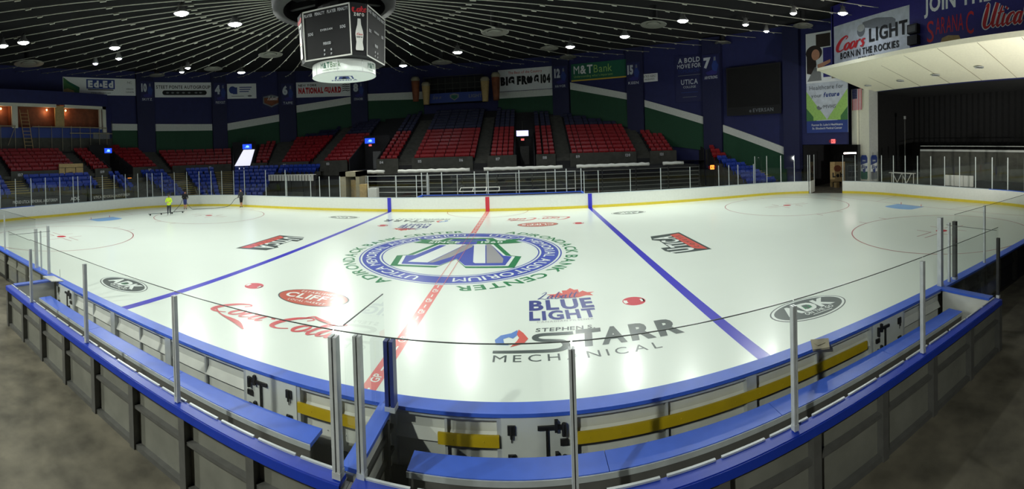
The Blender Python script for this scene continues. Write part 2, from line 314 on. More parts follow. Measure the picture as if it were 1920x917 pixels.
# roof ring and radial cables
rg = thing('roof_ring', 'dark central ring where the roof cables meet above the scoreboard', 'roof ring', (BC[0],BC[1],12.0))
r = MB(); r.lathe([(2.5,-.5),(3.0,-.5),(3.1,.1),(3.0,.6),(2.5,.6),(2.5,-.5)], (BC[0],BC[1],12.2), 40); r.build('ring_beam', M['ring'], rg, True)
r = MB()
for k in range(8):
    a = 2*pi*k/8; r.beam((BC[0]+2.6*cos(a), BC[1]+2.6*sin(a), 12.3), (BC[0]+.5*cos(a), BC[1]+.5*sin(a), 12.3), .25, .3)
r.lathe([(.01,-.2),(.8,-.2),(.8,.3),(.01,.3)], (BC[0],BC[1],12.3), 20); r.lathe([(2.5,.3),(2.5,.45),(.01,.45)], (BC[0],BC[1],12.3), 30); r.build('spokes', M['ring'], rg)
NC = 72
def cable_mesh(a):
    b = MB(); P = []
    for j in range(13):
        rr = 3.0+34.9*j/12; P.append((BC[0]+rr*cos(a), BC[1]+rr*sin(a), roof_z(rr)))
    b.tube(P, .03, 5, 0)
    for j in range(1, 9):
        rr = 3+j*4.1; q = (BC[0]+rr*cos(a), BC[1]+rr*sin(a), roof_z(rr))
        b.tube([(q[0]-.16*cos(a), q[1]-.16*sin(a), q[2]-.05), (q[0]+.16*cos(a), q[1]+.16*sin(a), q[2]-.04)], .05, 5)
    return b
for k in range(NC):
    a = 2*pi*(k+.3)/NC
    tag(cable_mesh(a).build('roof_cable', M['cable']), 'thin pale steel cable fanning out under the black roof', 'cable', 'radial roof cables')
# struts holding the cables off the deck
# pilasters between the wall bays
for i, (a0, a1, zt, nm) in enumerate([(154.0,157.6,16.5,'under the banner numbered ten'),(139.0,142.0,16.5,'under the player banner right of the wide auto banner'),(124.5,128.0,16.5,'under the banner numbered six'),(109.3,112.8,16.5,'under the banner numbered eight'),(67.4,70.7,16.5,'under the banner numbered twelve'),(52.6,55.8,16.5,'under the banner numbered fifteen'),(37.7,41.1,16.5,'under the banner numbered seven'),(23.6,26.4,16.5,'right of the big dark display board')]):
    p = MB(); z0 = 2
    p.hexa([wp(a0,z0,.55), wp(a1,z0,.55), wp(a1,z0,-.1), wp(a0,z0,-.1), wp(a0,zt,.55), wp(a1,zt,.55), wp(a1,zt,-.1), wp(a0,zt,-.1)])
    tag(p.build('trim_%d' % (i+1), M['pilaster']), 'flat dark navy wall pier '+nm, 'pier', kind='structure')
# white-over-green wall bands that step along the back of the stands
def band(n, a0, a1, zt0, zt1, zb0, zb1, g0, g1, words):
    t = thing('trim_%d' % n, words, 'wall band', wp((a0+a1)/2, g0, .3), kind='structure')
    for nm, m, (t0, t1, b0, b1), off in (('white_stripe', 'bandw', (zt0,zt1,zb0,zb1), .32), ('green_panel', 'bandg', (zb0,zb1,g0,g1), .3)):
        b = MB(); N = 6
        for i in range(N):
            u, v = i/N, (i+1)/N; A, B = a0+(a1-a0)*u, a0+(a1-a0)*v
            l = lambda p, q, x: p+(q-p)*x
            b.hexa([wp(A,l(b0,b1,u),off), wp(B,l(b0,b1,v),off), wp(B,l(b0,b1,v),-.05), wp(A,l(b0,b1,u),-.05), wp(A,l(t0,t1,u),off), wp(B,l(t0,t1,v),off), wp(B,l(t0,t1,v),-.05), wp(A,l(t0,t1,u),-.05)])
        b.build(nm, M[m], t)
band(11, 164.5,157.6, 9.75,9.66, 8.85,8.82, 5.5,5.5, 'short level white band over green beside the suite windows')
band(12, 153.8,142.1, 9.64,9.52, 8.7,8.65, 5.5,5.5, 'level white band over green above the corner red seats')
band(13, 138.9,128.0, 9.55,10.63, 8.6,9.66, 5.5,6.5, 'rising white band over green above the sunlit doorway')
band(14, 124.3,112.8, 11.8,12.75, 10.8,11.8, 7,8.5, 'rising white band below the red lettered banner')
band(15, 109.2,97.5, 13.05,13.03, 12.1,12.0, 9,9, 'level white band left of the press box')
band(16, 82.0,70.8, 12.35,12.35, 11.5,11.5, 9,9, 'level white band under the black frog banner')
band(17, 67.2,55.9, 13.0,11.14, 12.1,10.35, 8,7, 'falling white band below the green bank banner')
band(18, 52.5,41.3, 10.16,7.81, 9.35,6.96, 5,4, 'falling white band with a ladder on it')
band(19, 37.6,26.3, 6.8,4.16, 6.0,3.39, 2,.5, 'lowest falling white band beside the blue corner seats')
# ------------------------------------------------------------------ ice and its painted marks
ice = MB(); S = srange(-SH, SH, .5)[:-1]
P = [rim(s) for s in S]; ice.prism([(x,y) for x, y in P][::-1], -.028, 0)
ICE = tag(ice.build('ice_sheet', M['ice']), 'white glossy ice rink with painted lines and emblems', 'ice', kind='structure')
def zice(x, y, l): return (x, y, .002*l)
def ice_at(cx, cy, rot=0):
    c, s = cos(rot), sin(rot); return lambda x, y, l: (cx+x*c-y*s, cy+x*s+y*c, .002*l)
def ice_part(name, mb, mats, label=None):
    o = mb.build(name, mats, ICE)
    if label: o['label'] = label
    return o
def annulus(mb, c, r0, r1, z, a0=0, a1=2*pi, n=64, m=0):
    A = [(c[0]+r0*cos(a0+(a1-a0)*k/n), c[1]+r0*sin(a0+(a1-a0)*k/n), z) for k in range(n+1)]; B = [(c[0]+r1*cos(a0+(a1-a0)*k/n), c[1]+r1*sin(a0+(a1-a0)*k/n), z) for k in range(n+1)]
    mb.strip(B, A, m)
def flat(mb, x0, x1, y0, y1, l=1, m=0): mb.add([(x0,y0,.002*l),(x1,y0,.002*l),(x1,y1,.002*l),(x0,y1,.002*l)], [(0,1,2,3)], m)
for x in (-7.77, 7.77):
    b = MB(); flat(b, x-.155, x+.155, -12.98, 12.98); ice_part('blue_line', b, M['i_blue'], 'wide blue line')
b = MB()
for sg in (-1, 1):
    flat(b, -.155, .155, *sorted((sg*4.6, sg*12.98)), m=0)
    f_ = ice_at(0, sg*8.8, pi/2 if sg < 0 else -pi/2)
    for k in range(9):
        u = -3.7+k*.92; text(b, f_, 'GP', u-.2, -.09, .18, 1, .02, layer=2)
        poly(b, f_, [(u+.26,-.02),(u+.5,-.02),(u+.5,.02),(u+.26,.02)], 1, 2)
for x in (-.155, .135): flat(b, x, x+.02, -4.6, 4.6, 9)
ice_part('center_line', b, [M['i_pred'], M['i_white']], 'patterned red line')
b = MB(); annulus(b, (0,13), 3.02, 3.07, .004, pi, 2*pi, 40); ice_part('referee_crease', b, M['i_line'])
for sx_ in (-1, 1):
    for sy_ in (-1, 1):
        b = MB(); b.disc((sx_*6.1, sy_*6.71), .34, .002, 28, 0)
        annulus(b, (sx_*6.1, sy_*6.71), .27, .31, .004, -.45, .45, 8, 1); annulus(b, (sx_*6.1, sy_*6.71), .2, .31, .004, pi-.45, pi+.45, 8, 1); annulus(b, (sx_*6.1, sy_*6.71), .2, .31, .004, -.45, .45, 8, 1)
        ice_part('faceoff_spot', b, [M['i_dred'], M['i_white']], 'red spot')
        c0 = (sx_*21.03, sy_*6.71); b = MB(); b.disc(c0, .3, .002, 24); ice_part('faceoff_spot', b, M['i_dred'], 'red spot')
        b = MB(); annulus(b, c0, 4.54, 4.6, .002, n=80)
        for qx in (-1, 1):
            for qy in (-1, 1):
                x0, y0 = c0[0]+qx*.6, c0[1]+qy*.23
                flat(b, *sorted((x0, x0+qx*1.2)), y0-.025, y0+.025); flat(b, x0-.025, x0+.025, *sorted((y0, y0+qy*.9)))
            for dx in (-.85, .85): flat(b, c0[0]+dx-.025, c0[0]+dx+.025, *sorted((c0[1]+qx*4.5, c0[1]+qx*5.1)))
        ice_part('faceoff_circle', b, M['i_line'], 'thin red circle')
    gx = sx_*27.13; b = MB(); flat(b, gx-.025, gx+.025, -11.6, 11.6); flat(b, gx-.02, gx+.02, -.95, .95, 2)
    ice_part('goal_line', b, M['i_line'])
    b = MB(); pts = [(gx, -1.22)]+[(gx-sx_*(1.22+.61*cos(t)) if False else gx-sx_*(1.37+.46*cos(t)), 1.22*sin(t)) for t in [(-pi/2)+pi*k/16 for k in range(17)]]+[(gx, 1.22)]
    b.add([(x,y,.001) for x, y in pts], [tuple(range(len(pts))) if sx_ < 0 else tuple(range(len(pts)))[::-1]]); ice_part('goal_crease', b, M['i_crease'], 'light blue goal crease')
    b = MB()
    for y in (-.915, .915): b.tube([(gx,y,0),(gx,y,.14)], .02, 6)
    ice_part('goal_pegs', b, M['i_red'])
    b = MB()
    for y0, y1 in ((3.35,4.27),(-3.35,-4.27)): b.add([(gx,y0-.02,.002),(gx,y0+.02,.002),(sx_*30.6,y1+.02,.002),(sx_*30.6,y1-.02,.002)], [(0,1,2,3)])
    ice_part('trapezoid_line', b, M['i_line'])
# centre emblem
b = MB(); LM = [M['i_lblue'], M['i_white'], M['i_green'], M['i_lgrey'], M['i_navy']]
annulus(b, (0,0), 3.62, 4.38, .002, n=96, m=0); annulus(b, (0,0), 4.46, 4.52, .002, n=96, m=0); annulus(b, (0,0), 3.48, 3.54, .002, n=96, m=0)
for a in (76, 256): arctext(b, 'UTICA MEMORIAL AUDITORIUM', (0,0), 3.78, a, a-162, .44, 1, .012, z=.004)
ringo = ice_part('ring_emblem', b, LM, 'blue ring emblem with white lettering')
b = MB()
for a in (68, 248): arctext(b, 'ADIRONDACK BANK CENTER', (0,0), 4.72, a, a-152, .5, 2, .02, z=.003)
plabel(b.build('green_lettering', LM, ringo), 'green lettering arched around the ring')
def ashape(k, dx=0, dy=0):
    P = [(-2.5,-2.45),(-2.75,-.75),(-2.3,-.55),(-1.5,2.0),(1.5,2.0),(2.3,-.55),(2.75,-.75),(2.5,-2.45),(.6,-2.45),(0,-1.15),(-.6,-2.45)]
    cx, cy = 0, -.6; return [(cx+(x-cx)*k+dx, cy+(y-cy)*(1-(1-k)*1.25)+dy) for x, y in P]
b = MB(); fn = ice_at(0, 0)
npoly(b, fn, ashape(1), 2, 2); npoly(b, fn, ashape(.9), 1, 3); npoly(b, fn, ashape(.85), 0, 4)
poly(b, fn, [(-1.95,-1.75),(-1.1,-1.75),(.0,1.75),(-.85,1.75)], 1, 5); poly(b, fn, [(-1.05,-1.75),(-.62,-1.75),(.4,1.2),(.3,1.75),(.05,1.75)], 3, 5)
poly(b, fn, [(.8,-1.75),(1.3,-1.75),(.95,1.75),(.4,1.75)], 1, 5); poly(b, fn, [(1.35,-1.75),(2.0,-1.75),(2.0,-1.1),(1.2,1.75),(1.0,1.75)], 3, 5)
npoly(b, fn, [(-.9,-1.8),(0,-.3),(.9,-1.8),(.6,-1.8),(0,-.9),(-.6,-1.8)], 0, 6)
plabel(b.build('letter_emblem', LM, ringo), 'blue and green letter shape in the ring')
b = MB()
npoly(b, fn, [(-2.75,1.95),(-2.4,2.35),(-2.75,2.85),(-1.9,2.7),(-1.9,2.5),(1.9,2.5),(1.9,2.7),(2.75,2.85),(2.4,2.35),(2.75,1.95),(1.7,1.75),(-1.7,1.75)], 2, 6)
npoly(b, fn, [(-1.5,2.5),(-1.2,3.15),(1.2,3.15),(1.5,2.5),(1.15,2.5),(.95,2.9),(-.95,2.9),(-1.15,2.5)], 2, 6); poly(b, fn, [(-.95,2.5),(.95,2.5),(.85,2.85),(-.85,2.85)], 0, 6)
poly(b, fn, [(-.5,1.7),(.5,1.7),(.5,2.35),(-.5,2.35)], 0, 7)
text(b, fn, 'SINCE', -1.95, 1.95, .38, 1, .03, layer=8); text(b, fn, '1960', .7, 1.95, .38, 1, .03, layer=8)
plabel(b.build('ribbon_emblem', LM, ringo), 'green ribbon across the emblem')
# sponsor marks, one near and one far, turned half round
def coke(mb, fn):
    script_text(mb, fn, 'C', -2.15, -.25, 1.0, 0, 1.1, .3); stroke(mb, fn, [(-2.05,.0,.08),(-1.5,-.35,.05),(-.75,-.55,.18),(-.25,-.85,.03)], 0, 6)
    script_text(mb, fn, 'oca', -1.45, -.2, .95, 0, 1.1, .3); script_text(mb, fn, '-', -.15, -.15, .9, 0, 1.1, .3)
    script_text(mb, fn, 'C', .08, -.3, 1.0, 0, 1.1, .3); stroke(mb, fn, [(.7,.5,.04),(.95,.82,.05),(1.2,.7,.12),(1.75,.55,.1),(2.1,.62,.04)], 0, 7.5)
    script_text(mb, fn, 'ola', .78, -.28, 1.0, 0, 1.1, .3)
def cliffs(mb, fn):
    poly(mb, fn, ell(0,0,1.25,.74), 1, 1); poly(mb, fn, ell(0,0,1.2,.7), 0, 2)
    text(mb, fn, "CLIFF'S", 0, -.2, .42, 2, .03, align='C', layer=3, width=1.95)
    for s_, yy, up in (('ESTABLISHED', .36, 1), ('LOCAL MARKET', -.5, -1)): text(mb, fn, s_, 0, yy, .15, 2, .01, sp=.3, align='C', layer=3, width=1.3)
def bluelight(mb, fn):
    text(mb, fn, 'BLUE', -.95, -.12, .72, 0, .04, sp=.14, layer=2, width=1.86); text(mb, fn, 'LIGHT', -.95, -.82, .58, 0, .04, sp=.14, layer=2, width=1.84)
    npoly(mb, fn, [(.1,.72),(-.15,.85),(-.35,.8),(-.25,1.0),(-.42,1.12),(-.12,1.12),(-.02,1.3),(.1,1.15),(.1,1.42),(.25,1.42),(.38,1.62),(.5,1.42),(.62,1.45),(.62,1.15),(.75,1.3),(.88,1.12),(1.1,1.12),(.95,1.0),(1.02,.8),(.8,.85),(.55,.72)], 1, 1)
    script_text(mb, fn, 'Labatt', -.7, .7, .62, 0, .85, .3, layer=3, width=1.2); text(mb, fn, 'CANADIAN PILSENER', 0, -1.0, .1, 2, 0, sp=.3, align='C', layer=2, width=1.5)
def starr(mb, fn):
    npoly(mb, fn, [(-1.93,-.2),(-1.98,.05),(-1.85,.3),(-1.6,.42),(-1.45,.6),(-1.42,.35),(-1.5,.2),(-1.55,.12),(-1.65,.2),(-1.78,.1),(-1.75,-.1),(-1.62,-.22)], 0, 2)
    npoly(mb, fn, [(-1.42,.62),(-1.3,.42),(-1.18,.1),(-1.28,-.15),(-1.6,-.32),(-1.46,-.05),(-1.4,.15),(-1.46,.35)], 1, 3)
    for s_, x, w in (('T',.0,.62),('A',.62,.6),('R',1.33,.6),('R',2.02,.62)): text(mb, fn, s_, x-.1, -.42, .82, 2, .05, layer=2, width=w, shear=.12)
    stroke(mb, fn, [(-1.98,-.55,.13),(-1.2,-.55,.14),(-.6,-.55,.15),(-.38,-.47,.17),(-.3,-.3,.18),(-.38,-.13,.17),(-.6,-.06,.15),(-.85,-.02,.15),(-1.0,.08,.16),(-.98,.22,.16),(-.8,.29,.15),(-.45,.29,.15),(-.08,.29,.15)], 2, 2)
    text(mb, fn, 'STEPHEN S.', -1.0, .46, .2, 2, .02, layer=2, width=1.5, shear=.1); text(mb, fn, 'MECHANICAL', -1.95, -1.0, .3, 2, .0, sp=.45, layer=2, width=3.75)
def adk(mb, fn, tree=True):
    poly(mb, fn, ell(0,0,1.22,.68), 0, 1); poly(mb, fn, ell(0,0,1.18,.64), 1, 2); poly(mb, fn, ell(0,0,1.1,.58), 0, 3)
    text(mb, fn, 'ADK', 0, -.14, .5, 1, .05, sp=.05, align='C', layer=4, width=1.6)
    for x in (-.1, .06): npoly(mb, fn, [(x-.05,-.02),(x+.05,-.02),(x,.26)], 2, 5)
    text(mb, fn, 'ON THE GO', .12, -.36, .15, 1, .02, align='C', layer=4, width=.95); poly(mb, fn, [(-.2,-.45),(.45,-.45),(.45,-.42),(-.2,-.42)], 1, 4)
def uticamark(mb, fn):                            # x along the reading direction, y up
    npoly(mb, fn, [(-1.95,-.95),(2.1,-.95),(1.75,.72),(.9,.9),(.62,.62),(-.75,.62),(-.75,1.0),(-1.35,1.0),(-1.95,.72)], 0, 1)
    npoly(mb, fn, [(-1.8,-.82),(1.85,-.82),(1.7,-.3),(-1.35,-.3),(-1.55,-.42)], 1, 2)
    for s_, x, w, h in (('U',-1.75,.7,1.05),('T',-.95,.62,.78),('I',-.3,.2,.78),('C',.05,.6,.78),('A',.78,.75,.95)): text(mb, fn, s_, x, -.24, h, 2, .035, layer=3, width=w*.9)
    text(mb, fn, 'COMETS', 0, -.68, .22, 0, .02, sp=.8, align='C', layer=3, width=2.6)
for rot, word in ((0, 'near'), (pi, 'far')):
    sg = 1 if rot == 0 else -1
    for nm, fnc, (x, y), mats, lab in (('script_mark', coke, (-3.75,-9.1), [M['i_coke']], 'red script mark'),('oval_mark', cliffs, (-3.63,-6.85), [M['i_orange'], M['i_grey'], M['i_white']], 'brick red oval mark'),
        ('leaf_mark', bluelight, (4.0,-6.7), [M['i_navy'], M['i_stripe'], M['i_lgrey']], 'blue block letters under a red leaf'),('flame_mark', starr, (4.2,-8.7), [M['i_sky'], M['i_stripe'], M['i_grey']], 'grey lettering beside a flame'),
        ('pine_mark', adk, (-9.95,-9.65), [M['i_grey'], M['i_white'], M['i_green']], 'grey oval mark with white letters'),('pine_mark', adk, (10.2,-9.6), [M['i_grey'], M['i_white'], M['i_green']], 'grey oval mark with white letters')):
        b = MB(); fnc(b, ice_at(sg*x, sg*y, rot)); ice_part(nm, b, mats, lab+' on the '+word+' half')
for rot, x in ((-pi/2, -9.85), (pi/2, 9.85)):
    b = MB(); uticamark(b, ice_at(x, 0 if x < 0 else -.1, rot)); ice_part('team_mark', b, [M['i_grey'], M['i_stripe'], M['i_white']], 'white outlined letters over a red stripe')
# ------------------------------------------------------------------ boards
def boards(label, s0, s1, lines=(), capm='capw', kick=True, back=True):
    S = srange(s0, s1, .5); mid = rim((s0+s1)/2)
    t = thing('dasher_boards', label, 'boards', (mid[0], mid[1], 0))
    def wall(o0, o1, z0, z1, nm, m):
        b = MB(); A = [rim(s, o0) for s in S]; B = [rim(s, o1) for s in S]
        for i in range(len(S)-1):
            b.hexa([(*A[i],z0),(*A[i+1],z0),(*B[i+1],z0),(*B[i],z0),(*A[i],z1),(*A[i+1],z1),(*B[i+1],z1),(*B[i],z1)])
        return b.build(nm, m, t)
    wall(0, .1, 0, 1.07, 'facing', M['board'])
    if kick: plabel(wall(-.015, .005, .0, .2, 'kickplate', M['kick']), 'yellow kickplate')
    wall(-.01, .24, 1.07, 1.11, 'cap_rail', M[capm])
    if back: wall(.1, .2, 0, 1.05, 'back_frame', M['alumd'])
    for x, m, w_ in lines:
        b = MB(); y = 13.0; b.box(x-w_/2, x+w_/2, y-.03, y-.016, 0, 1.1); plabel(b.build('line_stripe', M[m], t), 'painted line running up the boards')
    return t
boards('white boards with yellow kickplate along the far side', -L1, L1, [(-7.77,'i_blue',.3),(0,'i_dred',.3),(7.77,'i_blue',.3)])
boards('curved white boards around the far left corner', -L1-QA, -L1)
boards('white boards across the left end behind the crease', -L1-QA-2*(HW-RR), -L1-QA)
boards('curved white boards at the near left corner', -L1-2*QA-2*(HW-RR), -L1-QA-2*(HW-RR), capm='cap')
boards('short curved white boards left of the open gate', L1, 27.2)
boards('curved white boards right of the open gate', 30.3, L1+QA)
boards('white boards across the right end below the stage', L1+QA, L1+QA+2*(HW-RR))
boards('curved white boards at the near right corner', L1+QA+2*(HW-RR), L1+2*QA+2*(HW-RR), capm='cap')
XL, XR, XD = -8.4, 11.3, 1.15
def near_boards(label, x0, x1, gates=(), frames='alum', panel='panel'):
    t = thing('dasher_boards', label, 'boards', ((x0+x1)/2, -13.0, 0)); y0, y1 = -13.0, -13.1
    segs = []; x = x0
    for g0, g1 in gates: segs.append((x, g0)); x = g1
    segs.append((x, x1))
    b = MB()
    for a, e in segs: b.box(a, e, y1, y0, 0, 1.07)
    b.build('facing', M[panel], t)
    b = MB()
    for a, e in segs: b.box(a, e, -13.0, -12.985, 0, .2)
    b.build('kickplate', M['kick'], t)
    b = MB(); b.box(x0, x1, -13.24, -12.98, 1.07, 1.12); plabel(b.build('cap_rail', M['cap'], t), 'bright blue cap rail')
    b = MB(); led = MB()
    for a, e in segs:
        if e-a < .05: continue
        k = max(1, round((e-a)/2.2))
        for i in range(k+1):
            px = a+(e-a)*i/k; w_ = .05 if i in (0, k) else .085
            b.box(px-w_, px+w_, -13.21, -13.1, 0, 1.07)
            if i < k:
                qx = a+(e-a)*(i+.5)/k; b.box(qx-.018, qx+.018, -13.16, -13.1, 0, 1.07)
        b.box(a, e, -13.19, -13.1, 0, .06); b.box(a, e, -13.19, -13.1, 1.0, 1.07)
        led.add([(a,-13.1,.8),(e,-13.1,.8),(e,-13.17,.66),(a,-13.17,.66),(a,-13.1,.63),(e,-13.1,.63)], [(0,3,2,1),(3,4,5,2)])
        for i in range(int((e-a)/.3)):
            sx_ = a+.15+i*.3
            for zz in (.45, .95): b.tube([(sx_,-13.1,zz),(sx_,-13.112,zz)], .008, 6)
    b.build('frame', M[frames], t); led.build('ledge', M[panel], t); 
    return t
G1, G2, G3, G4 = (-8.2,-7.2), (-1.29,-.3), (2.68,3.6), (8.9,9.8)
near_boards('near boards behind the left bench box with two white gates', XL, XD-.06, [G1, G2])
near_boards('near boards behind the right bench box with yellow strip', XD+.06, XR, [G3, G4])
near_boards('dark backed near boards left of the bench boxes', -L1, XL, frames='alumd', panel='dpanel')
near_boards('dark backed near boards right of the bench boxes', XR, L1, frames='alumd', panel='rubber')
# yellow strips on the back of the boards
for a, e, lab in ((-.28,.7,'short yellow strip right of the left bench gate'),(1.85,2.66,'short yellow strip left of the right bench gate'),(3.62,8.7,'long yellow strip along the right bench boards')):
    b = MB(); N = max(2, int((e-a)/.4))
    for i in range(N):
        u, v = a+(e-a)*i/N, a+(e-a)*(i+1)/N; b.box(u, v, -13.25, -13.215, .68, .83)
    for i in range(N): b.tube([(a+(e-a)*(i+.5)/N, -13.25, .755), (a+(e-a)*(i+.5)/N, -13.258, .755)], .008, 6)
    tag(b.build('yellow_strip', M['yellow']), lab, 'strip')
def gate(g, label, flip=False, handle=True):
    t = thing('bench_gate', label, 'gate', (g[0], -13.2, .3)); a, e = g; s = -1 if flip else 1
    b = MB(); b.box(a+.01, e-.01, -13.22, -13.02, .34, 1.065); gp = b.build('panel', M['door'], t)
    hx, lx = (e-.14, a+.1) if flip else (a+.14, e-.1)
    for z in (.52, .9):
        h = MB(); h.box(hx-.05, hx+.05, -13.245, -13.22, z-.06, z+.06); h.tube([(hx,-13.25,z-.1),(hx,-13.25,z+.07)], .018, 8); h.tube([(hx,-13.24,z-.06),(hx,-13.235,z-.16)], .007, 5); h.build('hinge', M['black'], gp)
    l = MB()
    for z in (.5, .92):
        l.box(*sorted((lx-s*.02, lx-s*.34)), -13.25, -13.22, z-.025, z+.025); l.box(lx-s*.1-.02, lx-s*.1+.02, -13.27, -13.22, z-.05, z+.1); l.tube([(lx,-13.26,z-.1),(lx,-13.26,z+.06)], .03, 8)
    l.box(lx-s*.22-.015, lx-s*.22+.015, -13.25, -13.22, .5, .92); l.box(lx-.05, lx+.05, -13.25, -13.22, .68, .76)
    plabel(l.build('latch', M['black'], gp), 'black double bar latch')
    return t
gate(G1, 'white gate with black latch at the left end of the left box'); gate(G2, 'white gate between panels and short yellow strip in left box', True)
gate(G3, 'white gate with latch between the two yellow strips in right box'); gate(G4, 'white gate at the shaded right end of the long yellow strip', True)
# ------------------------------------------------------------------ bench boxes
b = MB(); b.box(XL, XR, -14.5, -13.22, -.03, .3); tag(b.build('box_platform', M['rubber']), 'black rubber covered platform floor inside the bench boxes', 'platform', kind='structure')
def rear_wall(x0, x1, label, seg=1.22):
    t = thing('rear_barrier', label, 'barrier', ((x0+x1)/2, -14.65, 0))
    b = MB(); b.box(x0, x1, -14.6, -14.52, -.03, 1.05); b.build('panel', M['dpanel'], t)
    b = MB(); n_ = round((x1-x0)/seg)
    for i in range(n_+1):
        px = x0+(x1-x0)*i/n_; b.box(px-.06, px+.06, -14.72, -14.6, -.03, 1.07)
    for z0, z1 in ((-.03,.05),(.62,.67),(1.0,1.07)): b.box(x0, x1, -14.69, -14.6, z0, z1)
    b.build('frame', M['fgrey'], t)
    b = MB(); b.box(x0, x1, -14.735, -14.57, 1.07, 1.12); b.box(x0, x1, -14.75, -14.72, 1.0, 1.11); plabel(b.build('cap_rail', M['capd'], t), 'deep blue cap rail')
    b = MB()
    for i in range(n_*2):
        u = x0+(x1-x0)*(i+.06)/(n_*2); v = x0+(x1-x0)*(i+.94)/(n_*2); b.box(u, v, -14.585, -14.555, 1.115, 1.14)
    b.build('glass_channel', M['alum'], t)
    return t
rear_wall(XL, XD, 'low rear wall with blue cap behind the left bench'); rear_wall(XD+.125, XR, 'low rear wall with blue cap behind the right bench')
def end_wall(x, label, m='panel'):
    t = thing('end_barrier', label, 'barrier', (x, -13.9, .3)); b = MB(); b.box(x-.06, x+.06, -14.5, -13.24, -.03, 1.06); b.build('panel', M[m], t)
    b = MB(); b.box(x-.1, x+.1, -14.48, -13.24, 1.07, 1.12); b.build('cap_rail', M['cap'], t); return t
end_wall(XL, 'white end wall closing the left bench box'); end_wall(XR, 'white end wall closing the right bench box')
dv = thing('divider_wall', 'low divider with blue top between the two bench boxes', 'barrier', (XD, -13.9, .3))
b = MB(); b.box(XD-.05, XD+.05, -14.5, -13.24, .3, 1.06); b.build('panel', M['panel'], dv)
b = MB(); b.box(XD-.1, XD+.1, -14.48, -13.24, 1.07, 1.12); b.build('cap_rail', M['cap'], dv)
b = MB(); b.beam((XD+.07,-14.45,.55), (XD+.07,-13.26,.55), .05, .05); b.beam((XD+.07,-14.45,.85), (XD+.07,-13.26,.85), .05, .05); b.box(XD+.03, XD+.12, -13.55, -13.47, .3, 1.06); b.build('brace', M['alumd'], dv)
def bench(x0, x1, label):
    t = thing('player_bench', label, 'bench', ((x0+x1)/2, -13.7, .3)); b = MB(); n_ = max(1, round((x1-x0)/2.45))
    for i in range(n_): b.box(x0+(x1-x0)*i/n_+.004, x0+(x1-x0)*(i+1)/n_-.004, -13.92, -13.58, .74, .8)
    plabel(b.build('seat_plank', M['cap'], t), 'blue seat plank')
    b = MB(); b.box(x0, x1, -13.935, -13.92, .72, .79)
    b.build('edge_rail', M['alum'], t); b = MB(); b.box(x0+.02, x1-.02, -13.91, -13.88, .34, .73); b.build('skirt', M['skirt'], t)
    for i in range(n_+1):
        px = min(max(x0+(x1-x0)*i/n_, x0+.15), x1-.15); l = MB(); l.box(px-.03, px+.03, -13.86, -13.64, .3, .74); l.build('leg', M['alumd'], t)
    return t
bench(-7.9, .33, 'long blue bench in the left box'); bench(1.62, 11.0, 'long blue bench in the right box')
# small loose plates on the cap
t = MB(); t.hexa([(7.36,-13.3,1.12),(7.62,-13.42,1.12),(7.82,-13.16,1.12),(7.55,-13.0,1.12),(7.36,-13.3,1.15),(7.62,-13.42,1.15),(7.82,-13.16,1.15),(7.55,-13.0,1.15)]); t.box(7.5, 7.66, -13.26, -13.14, 1.15, 1.158)
tag(t.build('cover_plate', M['beige']), 'square tan plate lying on the blue cap of the right box', 'plate')
t = thing('cap_tray', 'small white tray with thin rod at the left box corner', 'tray', (-8.3,-13.25,1.12)); b = MB(); b.hexa([(-8.75,-13.42,1.125),(-8.1,-13.42,1.125),(-7.95,-13.12,1.125),(-8.6,-13.12,1.125),(-8.75,-13.42,1.15),(-8.1,-13.42,1.15),(-7.95,-13.12,1.15),(-8.6,-13.12,1.15)]); b.build('tray_top', M['white'], t)
b = MB(); b.tube([(-8.1,-13.15,1.15),(-8.12,-13.15,1.45)], .008, 6); b.build('rod', M['alum'], t)
# ------------------------------------------------------------------ glass and posts
def pane(p, q, z0, z1, label, th=.012, name='glass_shield', grp=None, edge=False):
    d = Vector((q[0]-p[0], q[1]-p[1], 0)); n_ = Vector((-d.y, d.x, 0)).normalized()*th/2; b = MB()
    P = [(p[0]-n_.x,p[1]-n_.y),(q[0]-n_.x,q[1]-n_.y),(q[0]+n_.x,q[1]+n_.y),(p[0]+n_.x,p[1]+n_.y)]
    b.hexa([(x,y,z0) for x, y in P]+[(x,y,z1) for x, y in P]); o = tag(b.build(name, M['glass']), label, 'glass shield', grp)
    if edge: b = MB(); b.hexa([(x,y,z1) for x, y in P]+[(x,y,z1+.009) for x, y in P]); b.build('top_edge', M['gedge'], o)
    return o
def post(p, z0, z1, label, w_=.05, m='post', name='glass_post', grp=None, rot=0):
    b = MB(); c_, s_ = cos(rot)*w_/2, sin(rot)*w_/2
    P = [(p[0]-c_+s_, p[1]-s_-c_), (p[0]+c_+s_, p[1]+s_-c_), (p[0]+c_-s_, p[1]+s_+c_), (p[0]-c_-s_, p[1]-s_+c_)]
    b.hexa([(x,y,z0) for x, y in P]+[(x,y,z1) for x, y in P]); ch = .35*w_
    b.box(p[0]-.004, p[0]+.004, p[1]-w_*.7, p[1]-w_*.5, z0, z1-.03); return tag(b.build(name, M[m]), label, 'post', grp)
def glass_run(ss, z1, pl, gl, off=.1, z0=1.11, w_=.05, ends=True):
    pts = [rim(s, off) for s in ss]
    for i, p in enumerate(pts):
        s = ss[i]; tn = Vector(rim(s+.01))-Vector(rim(s-.01))
        post(p, z0, z1, pl % ordw(i+1), w_, rot=atan2(tn.y, tn.x))
    for i in range(len(pts)-1): pane(pts[i], pts[i+1], z0, z1-.02, gl % ordw(i+1))
